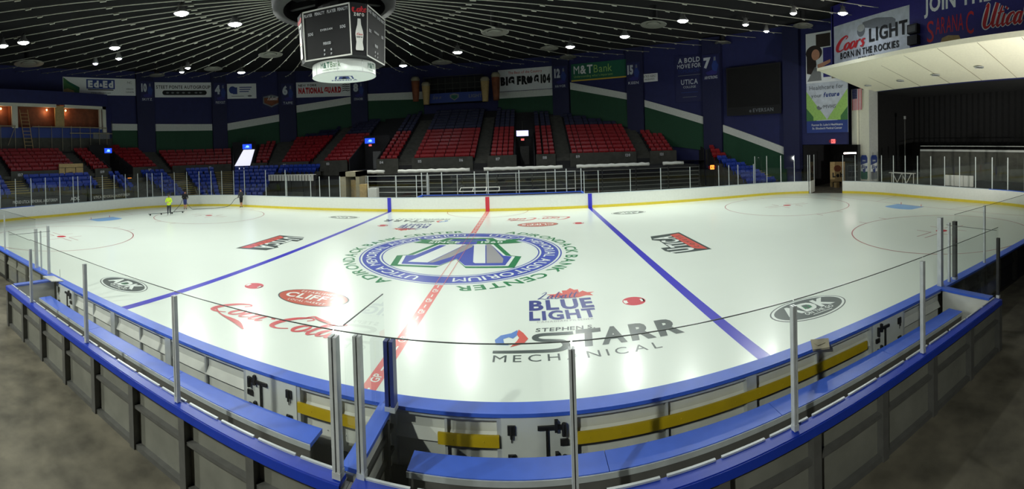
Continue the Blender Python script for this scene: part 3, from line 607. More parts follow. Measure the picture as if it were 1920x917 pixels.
ENDL = [-55,-53.3,-51.6,-49.8,-47.88,-46.26,-44.75,-43.38,-41.96,-40.61,-40.11,-38.74,-37.45,-36.11,-34.81,-33.45,-32.48,-31.93,-30.93,-29.68,-28.43,-27.18,-25.95,-24.81,-23.5,-22.24,-19.71,-17.53]
glass_run(ENDL[4:][::-1], 3.5, 'pale glass post, %s counting left round the left corner glass', 'tall clear pane, %s counting left round the left corner glass')
glass_run([-17.53+.12,-14.94,-14.05,-13.12,-12.12,-9.58,-7.18,-5.52], 2.87, 'pale glass post, %s counting right along the far left side glass', 'low clear pane, %s counting right along the far left side glass')
glass_run([7.36,8.47,10.99,13.48,15.99,18.59,19.55,20.43,22.0], 2.83, 'pale glass post, %s counting right along the far right side glass', 'low clear pane, %s counting right along the far right side glass')
glass_run([22.14,23.32,24.66,25.91,27.15], 3.5, 'pale glass post, %s counting right toward the open corner gate', 'tall clear pane, %s counting right toward the open corner gate')
glass_run([30.34,31.49,34.06,35.31,36.6,37.89,39.23,40.56,41.94,43.34,44.74,46.06,47.57,49,50.4], 3.45, 'pale glass post, %s counting right from the open gate', 'tall clear pane, %s counting right from the open gate')
# open gate leaf
gl = thing('open_gate', 'white rink gate leaf with glass standing open at the right corner', 'gate', (*rim(27.3), 0)); a_ = Vector(rim(27.32, .05)); e_ = Vector(rim(27.75, 1.5))
d = (e_-a_).normalized(); n_ = Vector((-d.y, d.x))*.06
b = MB(); b.hexa([(*(a_-n_),0),(*(e_-n_),0),(*(e_+n_),0),(*(a_+n_),0),(*(a_-n_),1.09),(*(e_-n_),1.09),(*(e_+n_),1.09),(*(a_+n_),1.09)]); b.build('panel', M['board'], gl)
for p in (a_, e_): b = MB(); b.box(p.x-.03, p.x+.03, p.y-.03, p.y+.03, 1.09, 3.5); b.build('post', M['post'], gl)
b = MB(); b.hexa([(*(a_-n_*.1),1.09),(*(e_-n_*.1),1.09),(*(e_+n_*.1),1.09),(*(a_+n_*.1),1.09),(*(a_-n_*.1),3.46),(*(e_-n_*.1),3.46),(*(e_+n_*.1),3.46),(*(a_+n_*.1),3.46)]); b.build('pane', M['glass'], gl)
# glass behind the far team benches
FB = [-5.6,-5.1,-3.9,-1.2,-.1,2.4,5.3,6.2,7.4]
for i, x in enumerate(FB):
    post((x,15.1), 1.1, 2.95, 'white post, %s counting right behind the far team bench' % ordw(i+1), .07)
    if i: pane((FB[i-1],15.1), (x,15.1), 1.1, 2.93, 'clear pane, %s counting right behind the far team bench' % ordw(i))
t = thing('bench_barrier', 'low far bench back wall with blue cap behind centre line', 'barrier', (1,15.1,0)); b = MB(); b.box(-5.7, 7.5, 15.06, 15.14, 0, 1.05); b.build('panel', M['grey'], t); b = MB(); b.box(-5.7, 7.5, 15.0, 15.2, 1.05, 1.1); b.build('cap_rail', M['cap'], t)
for x in (-5.6, 7.4): b = MB(); b.box(x-.06, x+.06, 13.3, 15.0, 0, 1.1); b.build('side_wall', M['cap'], t)
b = MB(); b.box(-5.4, 7.2, 14.3, 14.6, .45, .5); 
for x in (-5, -2, 1, 4, 6.8): b.box(x-.03, x+.03, 14.35, 14.55, 0, .45)
tag(b.build('team_bench', M['cap']), 'far team bench seen through the glass at centre ice', 'bench')
# near rear glass
RP = [(-9.1,'end'),(-6.68,''),(-3.93,''),(-1.37,''),(1.1,''),(3.5,''),(6.0,''),(8.53,''),(11.3,'')]
def stanchion(x, y, z0, z1, label, m='alum', w_=.06, dbl=True):
    t = thing('glass_stanchion', label, 'post', (x,y,z0)); b = MB(); b.box(x-w_/2, x-w_*.1, y-w_*.55, y+w_*.55, z0, z1); b.box(x+w_*.1, x+w_/2, y-w_*.55, y+w_*.55, z0, z1); b.build('channel', M[m], t)
    b = MB(); b.box(x-w_*.1, x+w_*.1, y-w_*.3, y+w_*.3, z0, z1-.02); b.build('spine', M['alumd'], t); b = MB(); b.box(x-w_*.55, x+w_*.55, y-w_*.6, y+w_*.6, z0-.01, z0+.06); b.build('foot', M['alum'], t); return t
xs = [p[0] for p in RP if p[0] > -9]
names = ['at the left box corner','second along the rear wall from the left box corner','third along the rear wall from the left box corner','at the rear of the box divider, thickest one','just right of the divider, in front of the gate','right of the divider beyond the gate','before the right box corner','dark, at the right box corner']
for i, x in enumerate(xs):
    stanchion(x, -14.65, 1.14, 2.62 if 0 < i < 7 else 2.45, 'upright glass post '+names[i], 'alum' if i < 7 else 'alumd', .09 if i == 3 else .06)
xs2 = [-9.3]+xs
gn = ['beyond the left box corner','first from the left box corner','second from the left box corner','third from the left box corner','directly right of the divider','second right of the divider','third right of the divider','at the right box corner']
for i in range(1, len(xs2)-1): pane((xs2[i]+.01,-14.65), (xs2[i+1]-.01,-14.65), 1.13, 2.68, 'large clear rear pane '+gn[i], edge=True)
pane((XL+.05,-14.65), (xs[0]-.01,-14.65), 1.13, 2.66, 'large clear rear pane '+gn[0], edge=True)
stanchion(XD+.1, -13.33, 1.12, 2.05, 'stout dark blue post at the ice end of the divider', 'bpost', .13)
stanchion(XD+.18, -14.55, 1.12, 2.62, 'pale steel post beside the rear end of the divider', 'alum', .08)
b = MB(); y0, y1 = -14.5, -13.25; b.hexa([(XD-.006,y0,1.12),(XD+.006,y0,1.12),(XD+.006,y1,1.12),(XD-.006,y1,1.12),(XD-.006,y0,2.68),(XD+.006,y0,2.68),(XD+.006,y1,2.62),(XD-.006,y1,2.62)])
o = tag(b.build('glass_shield', M['glass']), 'clear pane standing on the divider between the boxes', 'glass shield')
b = MB(); b.hexa([(XD-.006,y0,2.68),(XD+.006,y0,2.68),(XD+.006,y1,2.62),(XD-.006,y1,2.62),(XD-.006,y0,2.69),(XD+.006,y0,2.69),(XD+.006,y1,2.63),(XD-.006,y1,2.63)]); b.build('top_edge', M['gedge'], o)
# side posts and glass at the box ends, near boards
for x, y, z1, lab, m, w_ in ((-9.0,-13.1,2.63,'upright post with dark tip nearest the left tray','alum',.07),(-9.55,-13.12,2.4,'thin upright post between the two left corner posts','alum',.04),(-9.95,-13.12,2.42,'stout grey post left of the left tray','alum',.09),(-13.3,-13.1,2.55,'upright glass post at the far left of the near boards','alum',.05),
        (11.36,-13.1,2.75,'tall steel post at the ice corner of the right box','alum',.1),(11.72,-13.12,2.57,'thin steel post beside the tall right corner post','alum',.05),(11.95,-13.14,2.57,'dark steel post outside the right box corner','alumd',.09),(13.6,-13.1,2.75,'lone glass post on the boards right of the boxes','alum',.05),(17.2,-13.1,2.75,'last glass post on the near right boards','alum',.05)):
    stanchion(x, y, 1.12, z1, lab, m, w_)
for a, e, lab in ((-13.28,-10.0,'clear pane left of the left box corner posts'),(-17.5,-13.32,'clear pane at the far left of the near boards'),(12.0,13.58,'clear pane right of the right box corner posts'),(13.62,17.18,'clear pane on the near right boards')): pane((a,-13.1), (e,-13.1), 1.12, 2.72, lab, edge=True)
pane((XR+.02,-13.3), (XR+.02,-14.6), 1.12, 2.6, 'clear side pane on the right box end wall', edge=True); pane((XL,-13.3), (XL,-14.6), 1.12, 2.55, 'clear side pane on the left box end wall', edge=True)
# ------------------------------------------------------------------ stands
TR, RI, Z0 = .85, .42, 3.6
def row_z(j): return Z0+RI*j
AISLES = [(-60.2,-59),(-51.3,-49.5),(-40.8,-39.2),(-27,-25.4),(-21.5,-19.8),(-10.7,-9.0),(-2.3,-.9),(6.1,7.6),(14.6,16.2)]
DOORS = [(-47.4,-44.4),(-31.3,-28.8),(-16.3,-13.0),(1.8,3.85),(18.8,22.3)]
def in_any(s, L): return any(a <= s <= e for a, e in L)
ter = MB(); SS = srange(-64, 27.5, .5)
for i in range(len(SS)-1):
    s0, s1 = SS[i], SS[i+1]; sm = (s0+s1)/2; D = min(dmax(s0), dmax(s1))-.05
    j0 = 7 if in_any(sm, DOORS) else 0
    for j in range(j0, 18):
        d0, d1 = j*TR, min((j+1)*TR, D)
        if d0 >= D: break
        if s0 < -43 and j > 6: break
        z, zl = row_z(j), (row_z(j-1) if j > j0 else (0 if j0 == 0 else row_z(6)-3))
        ter.quad((*sp(s0,d0),z), (*sp(s1,d0),z), (*sp(s1,d1),z), (*sp(s0,d1),z))
        ter.quad((*sp(s0,d0),zl), (*sp(s1,d0),zl), (*sp(s1,d0),z), (*sp(s0,d0),z))
tag(ter.build('stand_terrace', M['cdark']), 'dark stepped upper stand carrying the red seats', 'stand', kind='structure')
par = MB()
for i in range(len(SS)-1):
    s0, s1 = SS[i], SS[i+1]
    if in_any((s0+s1)/2, DOORS) or in_any((s0+s1)/2, AISLES): continue
    par.hexa([(*sp(s0,-.12),2.4),(*sp(s1,-.12),2.4),(*sp(s1,0),2.4),(*sp(s0,0),2.4),(*sp(s0,-.12),4.1),(*sp(s1,-.12),4.1),(*sp(s1,0),4.1),(*sp(s0,0),4.1)])
tag(par.build('stand_parapet', M['conc2']), 'dark grey front wall of the upper stand with section numbers', 'parapet', kind='structure')
ct = MB()
for j in range(4): ct.box(22.3+.1*j, 25.6-.3*j, 21.7+.55*j, 22.3+.55*j, 0, 2.9+.42*j)
tag(ct.build('corner_stand_terrace', M['cdark']), 'small dark terrace of red seats against the right navy wall', 'stand', kind='structure')
# section number plates
num = ['107','108','109','110','111','112','113','114','115','116','117','118','119','120','121']
for i, (s, no) in enumerate(zip([-58,-52.5,-48.6,-42,-34,-24.6,-18.8,-12.3,-8,-3.6,.2,5,8.4,13.6,17.4], num)):
    b = MB(); p, nn = Vector(sp(s,-.13)), Vector(sn(s)); tn = Vector((nn.y,-nn.x))
    fn = lambda x, y, l: (p.x+tn.x*x-nn.x*.01*l, p.y+tn.y*x-nn.y*.01*l, 3.75+y)
    text(b, fn, no, -.3, -.15, .26, 0, .03, layer=2)
    tag(b.build('section_number', M['dot']), 'small white section number on the stand front wall, %s from the left' % ordw(i+1), 'number')
# steps in the aisles with pale nosings
def stair(s0, s1, label, d0=0, z0=Z0, rows=9, tr=TR, ri=RI, m='cdark'):
    p = sp((s0+s1)/2, d0); t = thing('aisle_stair', label, 'stairs', (*p, z0), kind='structure'); a, b = MB(), MB(); D = dmax((s0+s1)/2)
    for j in range(rows):
        for h in (0, 1):
            e0 = d0+(j+h*.5)*tr; z = z0+ri*(j+h*.5)
            if e0 > D-.5: break
            a.hexa([(*sp(s0,e0-.01),z-.25),(*sp(s1,e0-.01),z-.25),(*sp(s1,e0+tr*.5),z-.25),(*sp(s0,e0+tr*.5),z-.25),(*sp(s0,e0-.01),z+.02),(*sp(s1,e0-.01),z+.02),(*sp(s1,e0+tr*.5),z+.02),(*sp(s0,e0+tr*.5),z+.02)])
            b.hexa([(*sp(s0,e0-.03),z-.02),(*sp(s1,e0-.03),z-.02),(*sp(s1,e0+.06),z-.02),(*sp(s0,e0+.06),z-.02),(*sp(s0,e0-.03),z+.03),(*sp(s1,e0-.03),z+.03),(*sp(s1,e0+.06),z+.03),(*sp(s0,e0+.06),z+.03)])
    a.build('steps', M['conc2'], t); plabel(b.build('nosings', M['nosing'] if m == 'y' else M['conc2'], t), 'step edges'); return t
for (a, e), w_ in zip(AISLES, ['at the far left end stand','below the suite windows','at the rounded left corner','right of the sunlit doorway','left of the middle blue screen','right of the middle blue screen','in line with the red centre line','right of the white screen nearest centre','left of the rightmost white screen']):
    stair(a, e, 'grey concrete aisle steps '+w_, rows=13 if a > -30 else 6)
# seats
def seat_mesh(name, m, full=True):
    b = MB()
    def slab(pts, th):                                                # a thick shell with a rounded top, thickness towards the back
        A = [(x, y, z) for x, y, z in pts]; B = [(x, y+th, z-.01) for x, y, z in pts]; n = len(pts)
        b.add(A+B, [tuple(range(n))[::-1], tuple(range(n, 2*n))]+[(i, (i+1) % n, n+(i+1) % n, n+i) for i in range(n)])
    slab([(-.25,.24,.5),(.25,.24,.5),(.258,.33,.8),(.2,.345,.86),(-.2,.345,.86),(-.258,.33,.8)], .07)
    slab([(-.235,.08,.36),(.235,.08,.36),(.24,.02,.6),(.19,.015,.645),(-.19,.015,.645),(-.24,.02,.6)], .08)   # folded up seat pan
    b.hexa([(-.03,.2,.0),(.03,.2,0),(.03,.3,0),(-.03,.3,0),(-.03,.15,.5),(.03,.15,.5),(.03,.3,.5),(-.03,.3,.5)])
    me = bpy.data.meshes.new(name); me.from_pydata(b.v, [], b.f); me.materials.append(m); me.update(); return me, b
RED, REDB = seat_mesh('red_seat', M['red']); BLU, BLUB = seat_mesh('blue_seat', M['blue']); NAV, NAVB = seat_mesh('navy_seat', M['nseat'])
BLOCKS = [(-63.6,-60.4,'at the far left edge'),(-58.8,-51.4,'below the suite windows'),(-49.4,-47.6,'left of the smallest blue screen'),(-44.2,-40.9,'right of the smallest blue screen'),(-39.1,-31.5,'in the rounded left corner'),(-28.6,-27.1,'right of the sunlit doorway'),(-25.3,-21.6,'further right of the sunlit doorway'),(-19.7,-16.4,'left of the middle blue screen'),(-12.9,-10.8,'right of the middle blue screen'),(-8.9,-2.4,'in the wide block left of centre'),(-.8,1.7,'left of the centremost white screen'),(3.95,6.0,'right of the centremost white screen'),(7.7,14.5,'in the wide block right of centre'),(16.3,18.7,'left of the rightmost white screen'),(60,60.1,'')]
reds, navs = [], []
for s0, s1, nm in BLOCKS:
    for j in range(17):
        d = j*TR+.3
        rowmax = 6 if s1 < -41 else 17
        if j >= rowmax: break
        L_ = 0; Slist = srange(s0, s1, .1); pts = [Vector(sp(s, d)) for s in Slist]
        cum = [0]
        for i in range(1, len(pts)): cum.append(cum[-1]+(pts[i]-pts[i-1]).length)
        n_ = int(cum[-1]/.54); k = 0
        for q in range(n_):
            tgt = (q+.5)*cum[-1]/n_
            i = next(i for i in range(len(cum)) if cum[i] >= tgt); s = Slist[i]
            if dmax(s) < d+1.0: continue
            p = sp(s, d); nn = sn(s); k += 1
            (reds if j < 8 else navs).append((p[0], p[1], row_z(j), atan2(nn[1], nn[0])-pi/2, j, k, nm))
def cdist(r_): return (r_[0]-CAMQ[0])**2+(r_[1]-CAMQ[1])**2
def xform(b, x, y, z, rot, out, m=0):
    c_, s_ = cos(rot), sin(rot); out.add([(x+vx*c_-vy*s_, y+vx*s_+vy*c_, z+vz) for vx, vy, vz in b.v], b.f, m)
for j in range(4):
    for q in range(7):
        x, y = 22.6+.1*j+q*.54, 22.0+.55*j
        if hypot(x-BC[0], y-BC[1]) < BR-.9: reds.append((x, y, 2.9+.42*j, 0, j, q+1, 'right of the rightmost white screen'))
reds.sort(key=cdist)
for x, y, z, rot, j, k, nm in reds[:300]:
    o = bpy.data.objects.new('red_stadium_seat', RED); COL.objects.link(o); o.location = (x,y,z); o.rotation_euler = (0,0,rot)
    tag(o, 'red folding seat, %s row up, %s from left, %s' % (ordw(j+1), ordw(k), nm), 'seat', 'red seats of the upper stand')
b = MB()
for x, y, z, rot, j, k, nm in reds[300:]: xform(REDB, x, y, z, rot, b)
tag(b.build('red_seating', M['red']), 'remaining red folding seats further back in the upper stand', 'seating', kind='stuff')
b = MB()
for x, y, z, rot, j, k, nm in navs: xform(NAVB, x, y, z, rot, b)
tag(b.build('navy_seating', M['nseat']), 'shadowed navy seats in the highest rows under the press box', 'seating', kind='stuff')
# lower stands with blue seats
LT, LR, LZ = .8, .4, 2.9
def lower_rows(s):                                # how many rows fit between boards and upper stand
    p, nn = Vector(sp(s)), Vector(sn(s)); k = 0
    while k < 7:
        q = p-nn*(.9+LT*(k+1)); x, y = abs(q.x), abs(q.y)
        ex, ey = max(x-L1, 0), max(y-(HW-RR), 0)
        dist = (hypot(ex, ey)-RR) if (ex > 0 and ey > 0) else max(x-HL, y-HW)
        if dist < 1.6: break
        k += 1
    return k
low = MB(); SL = srange(-64, -19.5, .5)
for i in range(len(SL)-1):
    s0, s1 = SL[i], SL[i+1]; K = min(lower_rows(s0), lower_rows(s1))
    low.quad((*sp(s0,-.9),LZ), (*sp(s1,-.9),LZ), (*sp(s1,-.1),LZ), (*sp(s0,-.1),LZ))
    for k in range(K+1):
        z = LZ-LR*k; zl = LZ-LR*(k+1) if k < K else 0; a, e = -.9-LT*k, -.9-LT*(k+1)
        low.quad((*sp(s0,a),zl), (*sp(s1,a),zl), (*sp(s1,a),z), (*sp(s0,a),z))
        if k < K: low.quad((*sp(s0,e),zl), (*sp(s1,e),zl), (*sp(s1,a),zl), (*sp(s0,a),zl))
tag(low.build('lower_terrace', M['conc2']), 'grey stepped lower stand behind the left end glass', 'stand', kind='structure')
LA = [(-59.9,-58.0),(-50.3,-48.2),(-40.0,-37.6),(-33.6,-31.4)]
for (a, e), w_ in zip(LA, ['at the far left edge','left of the orange exit light','behind the worker in lime','behind the worker in black']):
    K = lower_rows((a+e)/2); stair(a, e, 'yellow edged steps through the blue seats '+w_, -.9-LT*K, LZ-LR*(K), K+1, LT, LR, 'y')
LB = [(-63.5,-60.1,'outside the leftmost yellow steps'),(-57.8,-50.5,'between the leftmost yellow stairs'),(-48,-46.5,'left of the orange exit light'),(-43.6,-40.2,'right of the orange exit light'),(-37.4,-33.8,'between the corner yellow stairs'),(-31.2,-25.5,'below the sunlit doorway'),(-25.3,-20,'above the white table row')]
blues = []
for s0, s1, nm in LB:
    for k in range(8):
        d = -.9-LT*(k-1)-.45 if False else -.9-LT*k+.38; z = LZ-LR*k
        pts = srange(s0, s1, .1); P2 = [Vector(sp(s, d)) for s in pts]; cum = [0]
        for i in range(1, len(P2)): cum.append(cum[-1]+(P2[i]-P2[i-1]).length)
        n_ = int(cum[-1]/.56); c_ = 0
        for q in range(n_):
            tgt = (q+.5)*cum[-1]/n_; i = next(i for i in range(len(cum)) if cum[i] >= tgt); s = pts[i]
            if lower_rows(s) < k or (s > -25.3 and k > 1): continue
            c_ += 1; p = sp(s, d); nn = sn(s); blues.append((p[0], p[1], z, atan2(nn[1], nn[0])-pi/2, k, c_, nm))
# right corner lower stand
rt = MB(); RC0 = 22.4
for k in range(7):
    y, z = 21.6-LT*k, 2.6-LR*.9*k
    xe = min(BC[0]+sqrt(37.4**2-y*y), 31); rt.hexa([(RC0+k*.12,y-LT,0),(xe,y-LT,0),(xe,y,0),(RC0+k*.12,y,0),(RC0+k*.12,y-LT,z),(xe,y-LT,z),(xe,y,z),(RC0+k*.12,y,z)])
    n_ = int((xe-.4-RC0-.5)/.56); c_ = 0
    for q in range(n_):
        x = RC0+.4+k*.12+q*.56
        if 24.9+k*.25 < x < 26.1+k*.25: continue
        c_ += 1; blues.append((x, y-.45, z, 0, k, c_, 'in the far right corner'))
tag(rt.build('corner_terrace', M['conc2']), 'grey stepped lower stand in the far right corner', 'stand', kind='structure')
t = thing('aisle_stair', 'yellow edged steps through the far right corner blue seats', 'stairs', (25.5,20,0), kind='structure'); a, b2 = MB(), MB()
for k in range(13):
    y, z = 21.6-LT*k*.5, 2.65-LR*.9*k*.5; x = 25.5+k*.125; a.box(x-.55, x+.55, y-.4, y, z-.3, z); b2.box(x-.55, x+.55, y-.44, y-.34, z-.02, z+.02)
a.build('steps', M['conc2'], t); b2.build('nosings', M['nosing'], t)
blues.sort(key=cdist)
for x, y, z, rot, k, c_, nm in blues[:300]:
    o = bpy.data.objects.new('blue_stadium_seat', BLU); COL.objects.link(o); o.location = (x,y,z); o.rotation_euler = (0,0,rot)
    tag(o, 'blue folding seat, %s row down, %s from left, %s' % (ordw(k+1), ordw(c_), nm), 'seat', 'blue seats of the lower stand')
if len(blues) > 300:
    b = MB()
    for x, y, z, rot, k, c_, nm in blues[300:]: xform(BLUB, x, y, z, rot, b)
    tag(b.build('blue_seating', M['blue']), 'remaining blue folding seats further back behind the left glass', 'seating', kind='stuff')
# doorways through the upper stand
def doorway(n, s0, s1, label, lit=False):
    t = thing('door_%d' % n, label, 'doorway', (*sp((s0+s1)/2, 0), 2.9), kind='structure'); b = MB()
    for s in (s0, s1):
        for k in range(9):
            a, e = k*.7, (k+1)*.7
            b.hexa([(*sp(s-.06,a),0),(*sp(s+.06,a),0),(*sp(s+.06,e),0),(*sp(s-.06,e),0),(*sp(s-.06,a),min(row_z(0)+.5+k*.33, 6.4)),(*sp(s+.06,a),min(row_z(0)+.5+k*.33, 6.4)),(*sp(s+.06,e),min(row_z(0)+.5+(k+1)*.33, 6.6)),(*sp(s-.06,e),min(row_z(0)+.5+(k+1)*.33, 6.6))])
    b.build('side_wall', M['cdark'], t)
    b = MB(); s_ = srange(s0, s1, .8)
    for i in range(len(s_)-1):
        b.quad((*sp(s_[i],4.6 if not lit else 3.4),2.9), (*sp(s_[i+1],4.6 if not lit else 3.4),2.9), (*sp(s_[i+1],4.6 if not lit else 3.4),6.9), (*sp(s_[i],4.6 if not lit else 3.4),6.9)); b.quad((*sp(s_[i],-.5),2.9), (*sp(s_[i+1],-.5),2.9), (*sp(s_[i+1],5),2.9), (*sp(s_[i],5),2.9))
    b.build('back_wall', M['cdark'], t)
    b = MB()
    if lit:
        s_ = srange(s0+.25, s1-.2, .5)
        c0, c1 = s0+.15, s1-.15
        b.add([(*sp(c0,3.3),3.75), (*sp(c0+1.65,3.3),3.75), (*sp(c1,3.3),5.85), (*sp(c0+1.0,3.3),5.85)], [(0,1,2,3)])
        b.add([(*sp(c0+.1,3.3),3.3), (*sp(c0+1.0,3.3),3.3), (*sp(c0+1.0,3.3),3.5), (*sp(c0+.1,3.3),3.5)], [(0,1,2,3)])
        plabel(b.build('opening', M['daylight'], t), 'bright opening')
    else:
        c_ = (s0+s1)/2; b.add([(*sp(c_-.5,4.5),2.9), (*sp(c_+.5,4.5),2.9), (*sp(c_+.5,4.5),5.0), (*sp(c_-.5,4.5),5.0)], [(0,1,2,3)]); b.build('opening', M['grey'] if n == 3 else M['alumd'], t)
    return t
for i, ((s0, s1), lab) in enumerate(zip(DOORS, ['dark doorway in the left end stand under the smallest screen','brightly lit doorway in the left corner stand','dark doorway under the middle blue screen','dark doorway under the centremost white screen','dark doorway under the rightmost white screen'])): doorway(i+1, s0, s1, lab, i == 1)
def screen(s, d, z, w_, h, m, label, txt=True):
    t = thing('display_screen', label, 'screen', (*sp(s,d), z)); p, nn = Vector(sp(s,d)), Vector(sn(s)); tn = Vector((nn.y,-nn.x))
    fn = lambda x, y, l: (p.x+tn.x*x-nn.x*.012*l, p.y+tn.y*x-nn.y*.012*l, z+y)
    b = MB(); b.hexa([fn(-w_/2-.05,-h/2-.05,-8), fn(w_/2+.05,-h/2-.05,-8), fn(w_/2+.05,-h/2-.05,0), fn(-w_/2-.05,-h/2-.05,0), fn(-w_/2-.05,h/2+.05,-8), fn(w_/2+.05,h/2+.05,-8), fn(w_/2+.05,h/2+.05,0), fn(-w_/2-.05,h/2+.05,0)]); b.build('casing', M['black'], t)
    b = MB(); poly(b, fn, [(-w_/2,-h/2),(w_/2,-h/2),(w_/2,h/2),(-w_/2,h/2)], 0, 1); b.build('lit_face', m, t)
    if txt: b = MB(); poly(b, fn, ell(.05,.02,.22,.13,16), 0, 2); poly(b, fn, [(-.3,-.15),(.3,-.15),(.3,-.11),(-.3,-.11)], 0, 2); b.build('picture', M['scrtxt'], t)
    b = MB(); b.tube([fn(0,h/2,-4), fn(0,h/2+1.0,-4)], .03, 6); b.build('hanger', M['black'], t)
    return t
screen(-46.3, 2.2, 6.1, 1.0, .55, M['scrblue'], 'small lit blue screen over the left end doorway'); screen(-29.6, 1.5, 6.2, 1.15, .6, M['scrblue'], 'lit blue screen above the sunlit doorway')
screen(-14.9, 3, 6.25, 1.25, .6, M['scrblue'], 'lit blue screen over the middle doorway'); screen(2.65, 3, 6.4, 1.3, .6, M['scrwht'], 'pale lit screen over the doorway nearest centre', False); screen(21.0, 3, 6.25, 1.3, .6, M['scrwht'], 'pale lit screen over the right doorway', False)
def exit_sign(p, nn, label, m='exitred', w_=.35, h=.2):
    t = thing('exit_sign', label, 'sign', p); tn = Vector((nn[1],-nn[0])); fn = lambda x, y, l: (p[0]+tn.x*x-nn[0]*.01*l, p[1]+tn.y*x-nn[1]*.01*l, p[2]+y)
    b = MB(); b.hexa([fn(-w_/2,-h/2,-6), fn(w_/2,-h/2,-6), fn(w_/2,-h/2,0), fn(-w_/2,-h/2,0), fn(-w_/2,h/2,-6), fn(w_/2,h/2,-6), fn(w_/2,h/2,0), fn(-w_/2,h/2,0)]); b.build('sign_box', M[m], t)
    b = MB(); text(b, fn, 'EXIT', 0, -h*.3, h*.6, 0, .03, align='C', layer=1.5); b.build('lettering', M['bred'], t)
for s, lab in ((-14.9,'small red exit sign below the middle blue screen'),(2.65,'small red exit sign below the centremost white screen'),(21.0,'small red exit sign below the rightmost white screen')): exit_sign((*sp(s,3.05), 5.72), sn(s), lab)
exit_sign((*sp(-45.2,-.4), 2.75), sn(-45.2), 'orange lit exit sign above the left end passage', 'exitor', .5, .35); exit_sign((21.4,20.3,2.3), (0,1), 'orange lit exit sign beside the far right corner seats', 'exitor', .42, .42)
# ------------------------------------------------------------------ retracted bleachers and clutter behind the far boards
t = thing('retracted_bleachers', 'dark folded bleachers with grey deck edges behind far boards', 'bleachers', (3,20,0))
b = MB(); b.box(-9.4, 19.5, 19.6, 24.2, -.03, 2.7)
for x in [-9.3+3.2*k for k in range(10)]: b.box(x-.04, x+.04, 19.28, 19.6, 0, 2.7)
b.build('body', M['cdark'], t)
b = MB()
for k in range(6): b.box(-9.4, 19.5, 19.3, 19.62, .55+k*.38, .61+k*.38)
b.build('deck_edges', M['fgrey'], t)
for x0, x1, lab in ((-12.3,-10.5,'short white rolled cover left of the stairs'),(-9.1,-2.2,'long white rolled cover on bleachers left of centre'),(-.9,6.3,'long white rolled cover on bleachers at centre'),(7.6,14.5,'long white rolled cover on bleachers right of centre'),(15.9,18,'short white rolled cover at the bleachers right end')):
    b = MB(); n_ = max(4, int((x1-x0)/.35)); b.tube([(x0+(x1-x0)*i/n_, 19.72+.03*sin(i*1.7), 2.9+.025*sin(i*2.3)) for i in range(n_+1)], [.17+.02*sin(i*3.1) for i in range(n_+1)], 8)
    tag(b.build('rolled_cover', M['white'], smooth=True), lab, 'cover')
# guard rails along the far walkway
for x0, x1, lab in ((-11.6,-5.8,'grey pipe guard rail behind the far left glass'),(-5.6,7.2,'grey pipe guard rail behind the far team bench')):
    t = thing('guard_rail', lab, 'railing', ((x0+x1)/2, 17.6, 0)); n_ = max(2, round((x1-x0)/2.6))
    for z in ((.6, 1.1, 1.6, 2.1, 2.6) if x1 < 0 else (1.1, 2.6)): b = MB(); b.tube([(x0,17.6,z),(x1,17.6,z)], .035, 6); b.build('rail', M['lgrey'], t)
    for i in range(n_+1): b = MB(); b.tube([(x0+(x1-x0)*i/n_,17.6,-.03),(x0+(x1-x0)*i/n_,17.6,2.65)], .04, 6); b.build('upright', M['lgrey'], t)
t = thing('tunnel_booth', 'beige booth with open dark doorway behind the far boards', 'booth', (-12.7,16.6,0)); b = MB(); b.box(-13.75, -13.1, 16.4, 18.4, -.03, 3.1); b.box(-12.1, -11.75, 16.4, 18.4, -.03, 3.1); b.box(-13.75, -11.75, 16.4, 18.4, 2.65, 3.1); b.box(-13.75, -11.75, 18.3, 18.4, -.03, 3.1); b.build('walls', M['beige'], t); b = MB(); b.box(-13.0, -12.3, 17.3, 17.35, 0, 2.3); b.build('door_leaf', M['tan'], t)
b = MB(); b.box(-11.4, -10.75, 15.6, 16.2, -.03, 2.0); b.box(-11.42, -10.73, 15.58, 16.22, 1.2, 1.25); tag(b.build('plywood_crate', M['tan']), 'tall tan plywood crate behind the far left glass', 'crate')
t = thing('white_cabinet', 'white cabinet right of the tan crate behind far glass', 'cabinet', (-10.2,15.9,0)); b = MB(); b.box(-10.6, -9.8, 15.6, 16.2, -.03, 1.65); b.build('body', M['white'], t); b = MB(); b.box(-10.56, -9.84, 15.57, 15.6, .05, 1.6); b.build('door', M['white'], t)
# white table row below the blue seats
for i in range(4):
    x = -23.9+i*1.45; t = thing('press_table', 'white panelled table, %s from the left below the blue seats' % ordw(i+1), 'table', (x,19.5,0), 'white tables below the blue seats')
    b = MB(); b.box(x, x+1.4, 19.4, 20.0, 2.7, 2.76); b.build('tabletop', M['white'], t); b = MB()
    for k in range(4): b.box(x+k*.36+.02, x+k*.36+.3, 19.4, 19.44, 2.1, 2.7)
    b.build('front_panel', M['white'], t); b = MB(); b.box(x+.02, x+1.38, 19.6, 19.9, -.03, 2.7); b.build('base', M['cdark'], t)
# chrome truss frame on the floor beyond the bench
t = thing('floor_frame', 'white tubular frame lying behind the far team bench', 'frame', (-.9,16.2,0)); b = MB()
for y, z in ((15.9,1.25),(16.7,1.5)): b.tube([(-2.6,y,z),(.7,y,z)], .04, 6)
for x in (-2.6,-1.5,-.4,.7): b.tube([(x,15.9,1.25),(x,16.7,1.5)], .03, 6)
b.build('tubes', M['white'], t); b = MB()
for x in (-2.4, .5): b.box(x-.05, x+.05, 16.0, 16.6, -.03, 1.3)
b.build('leg', M['alumd'], t)
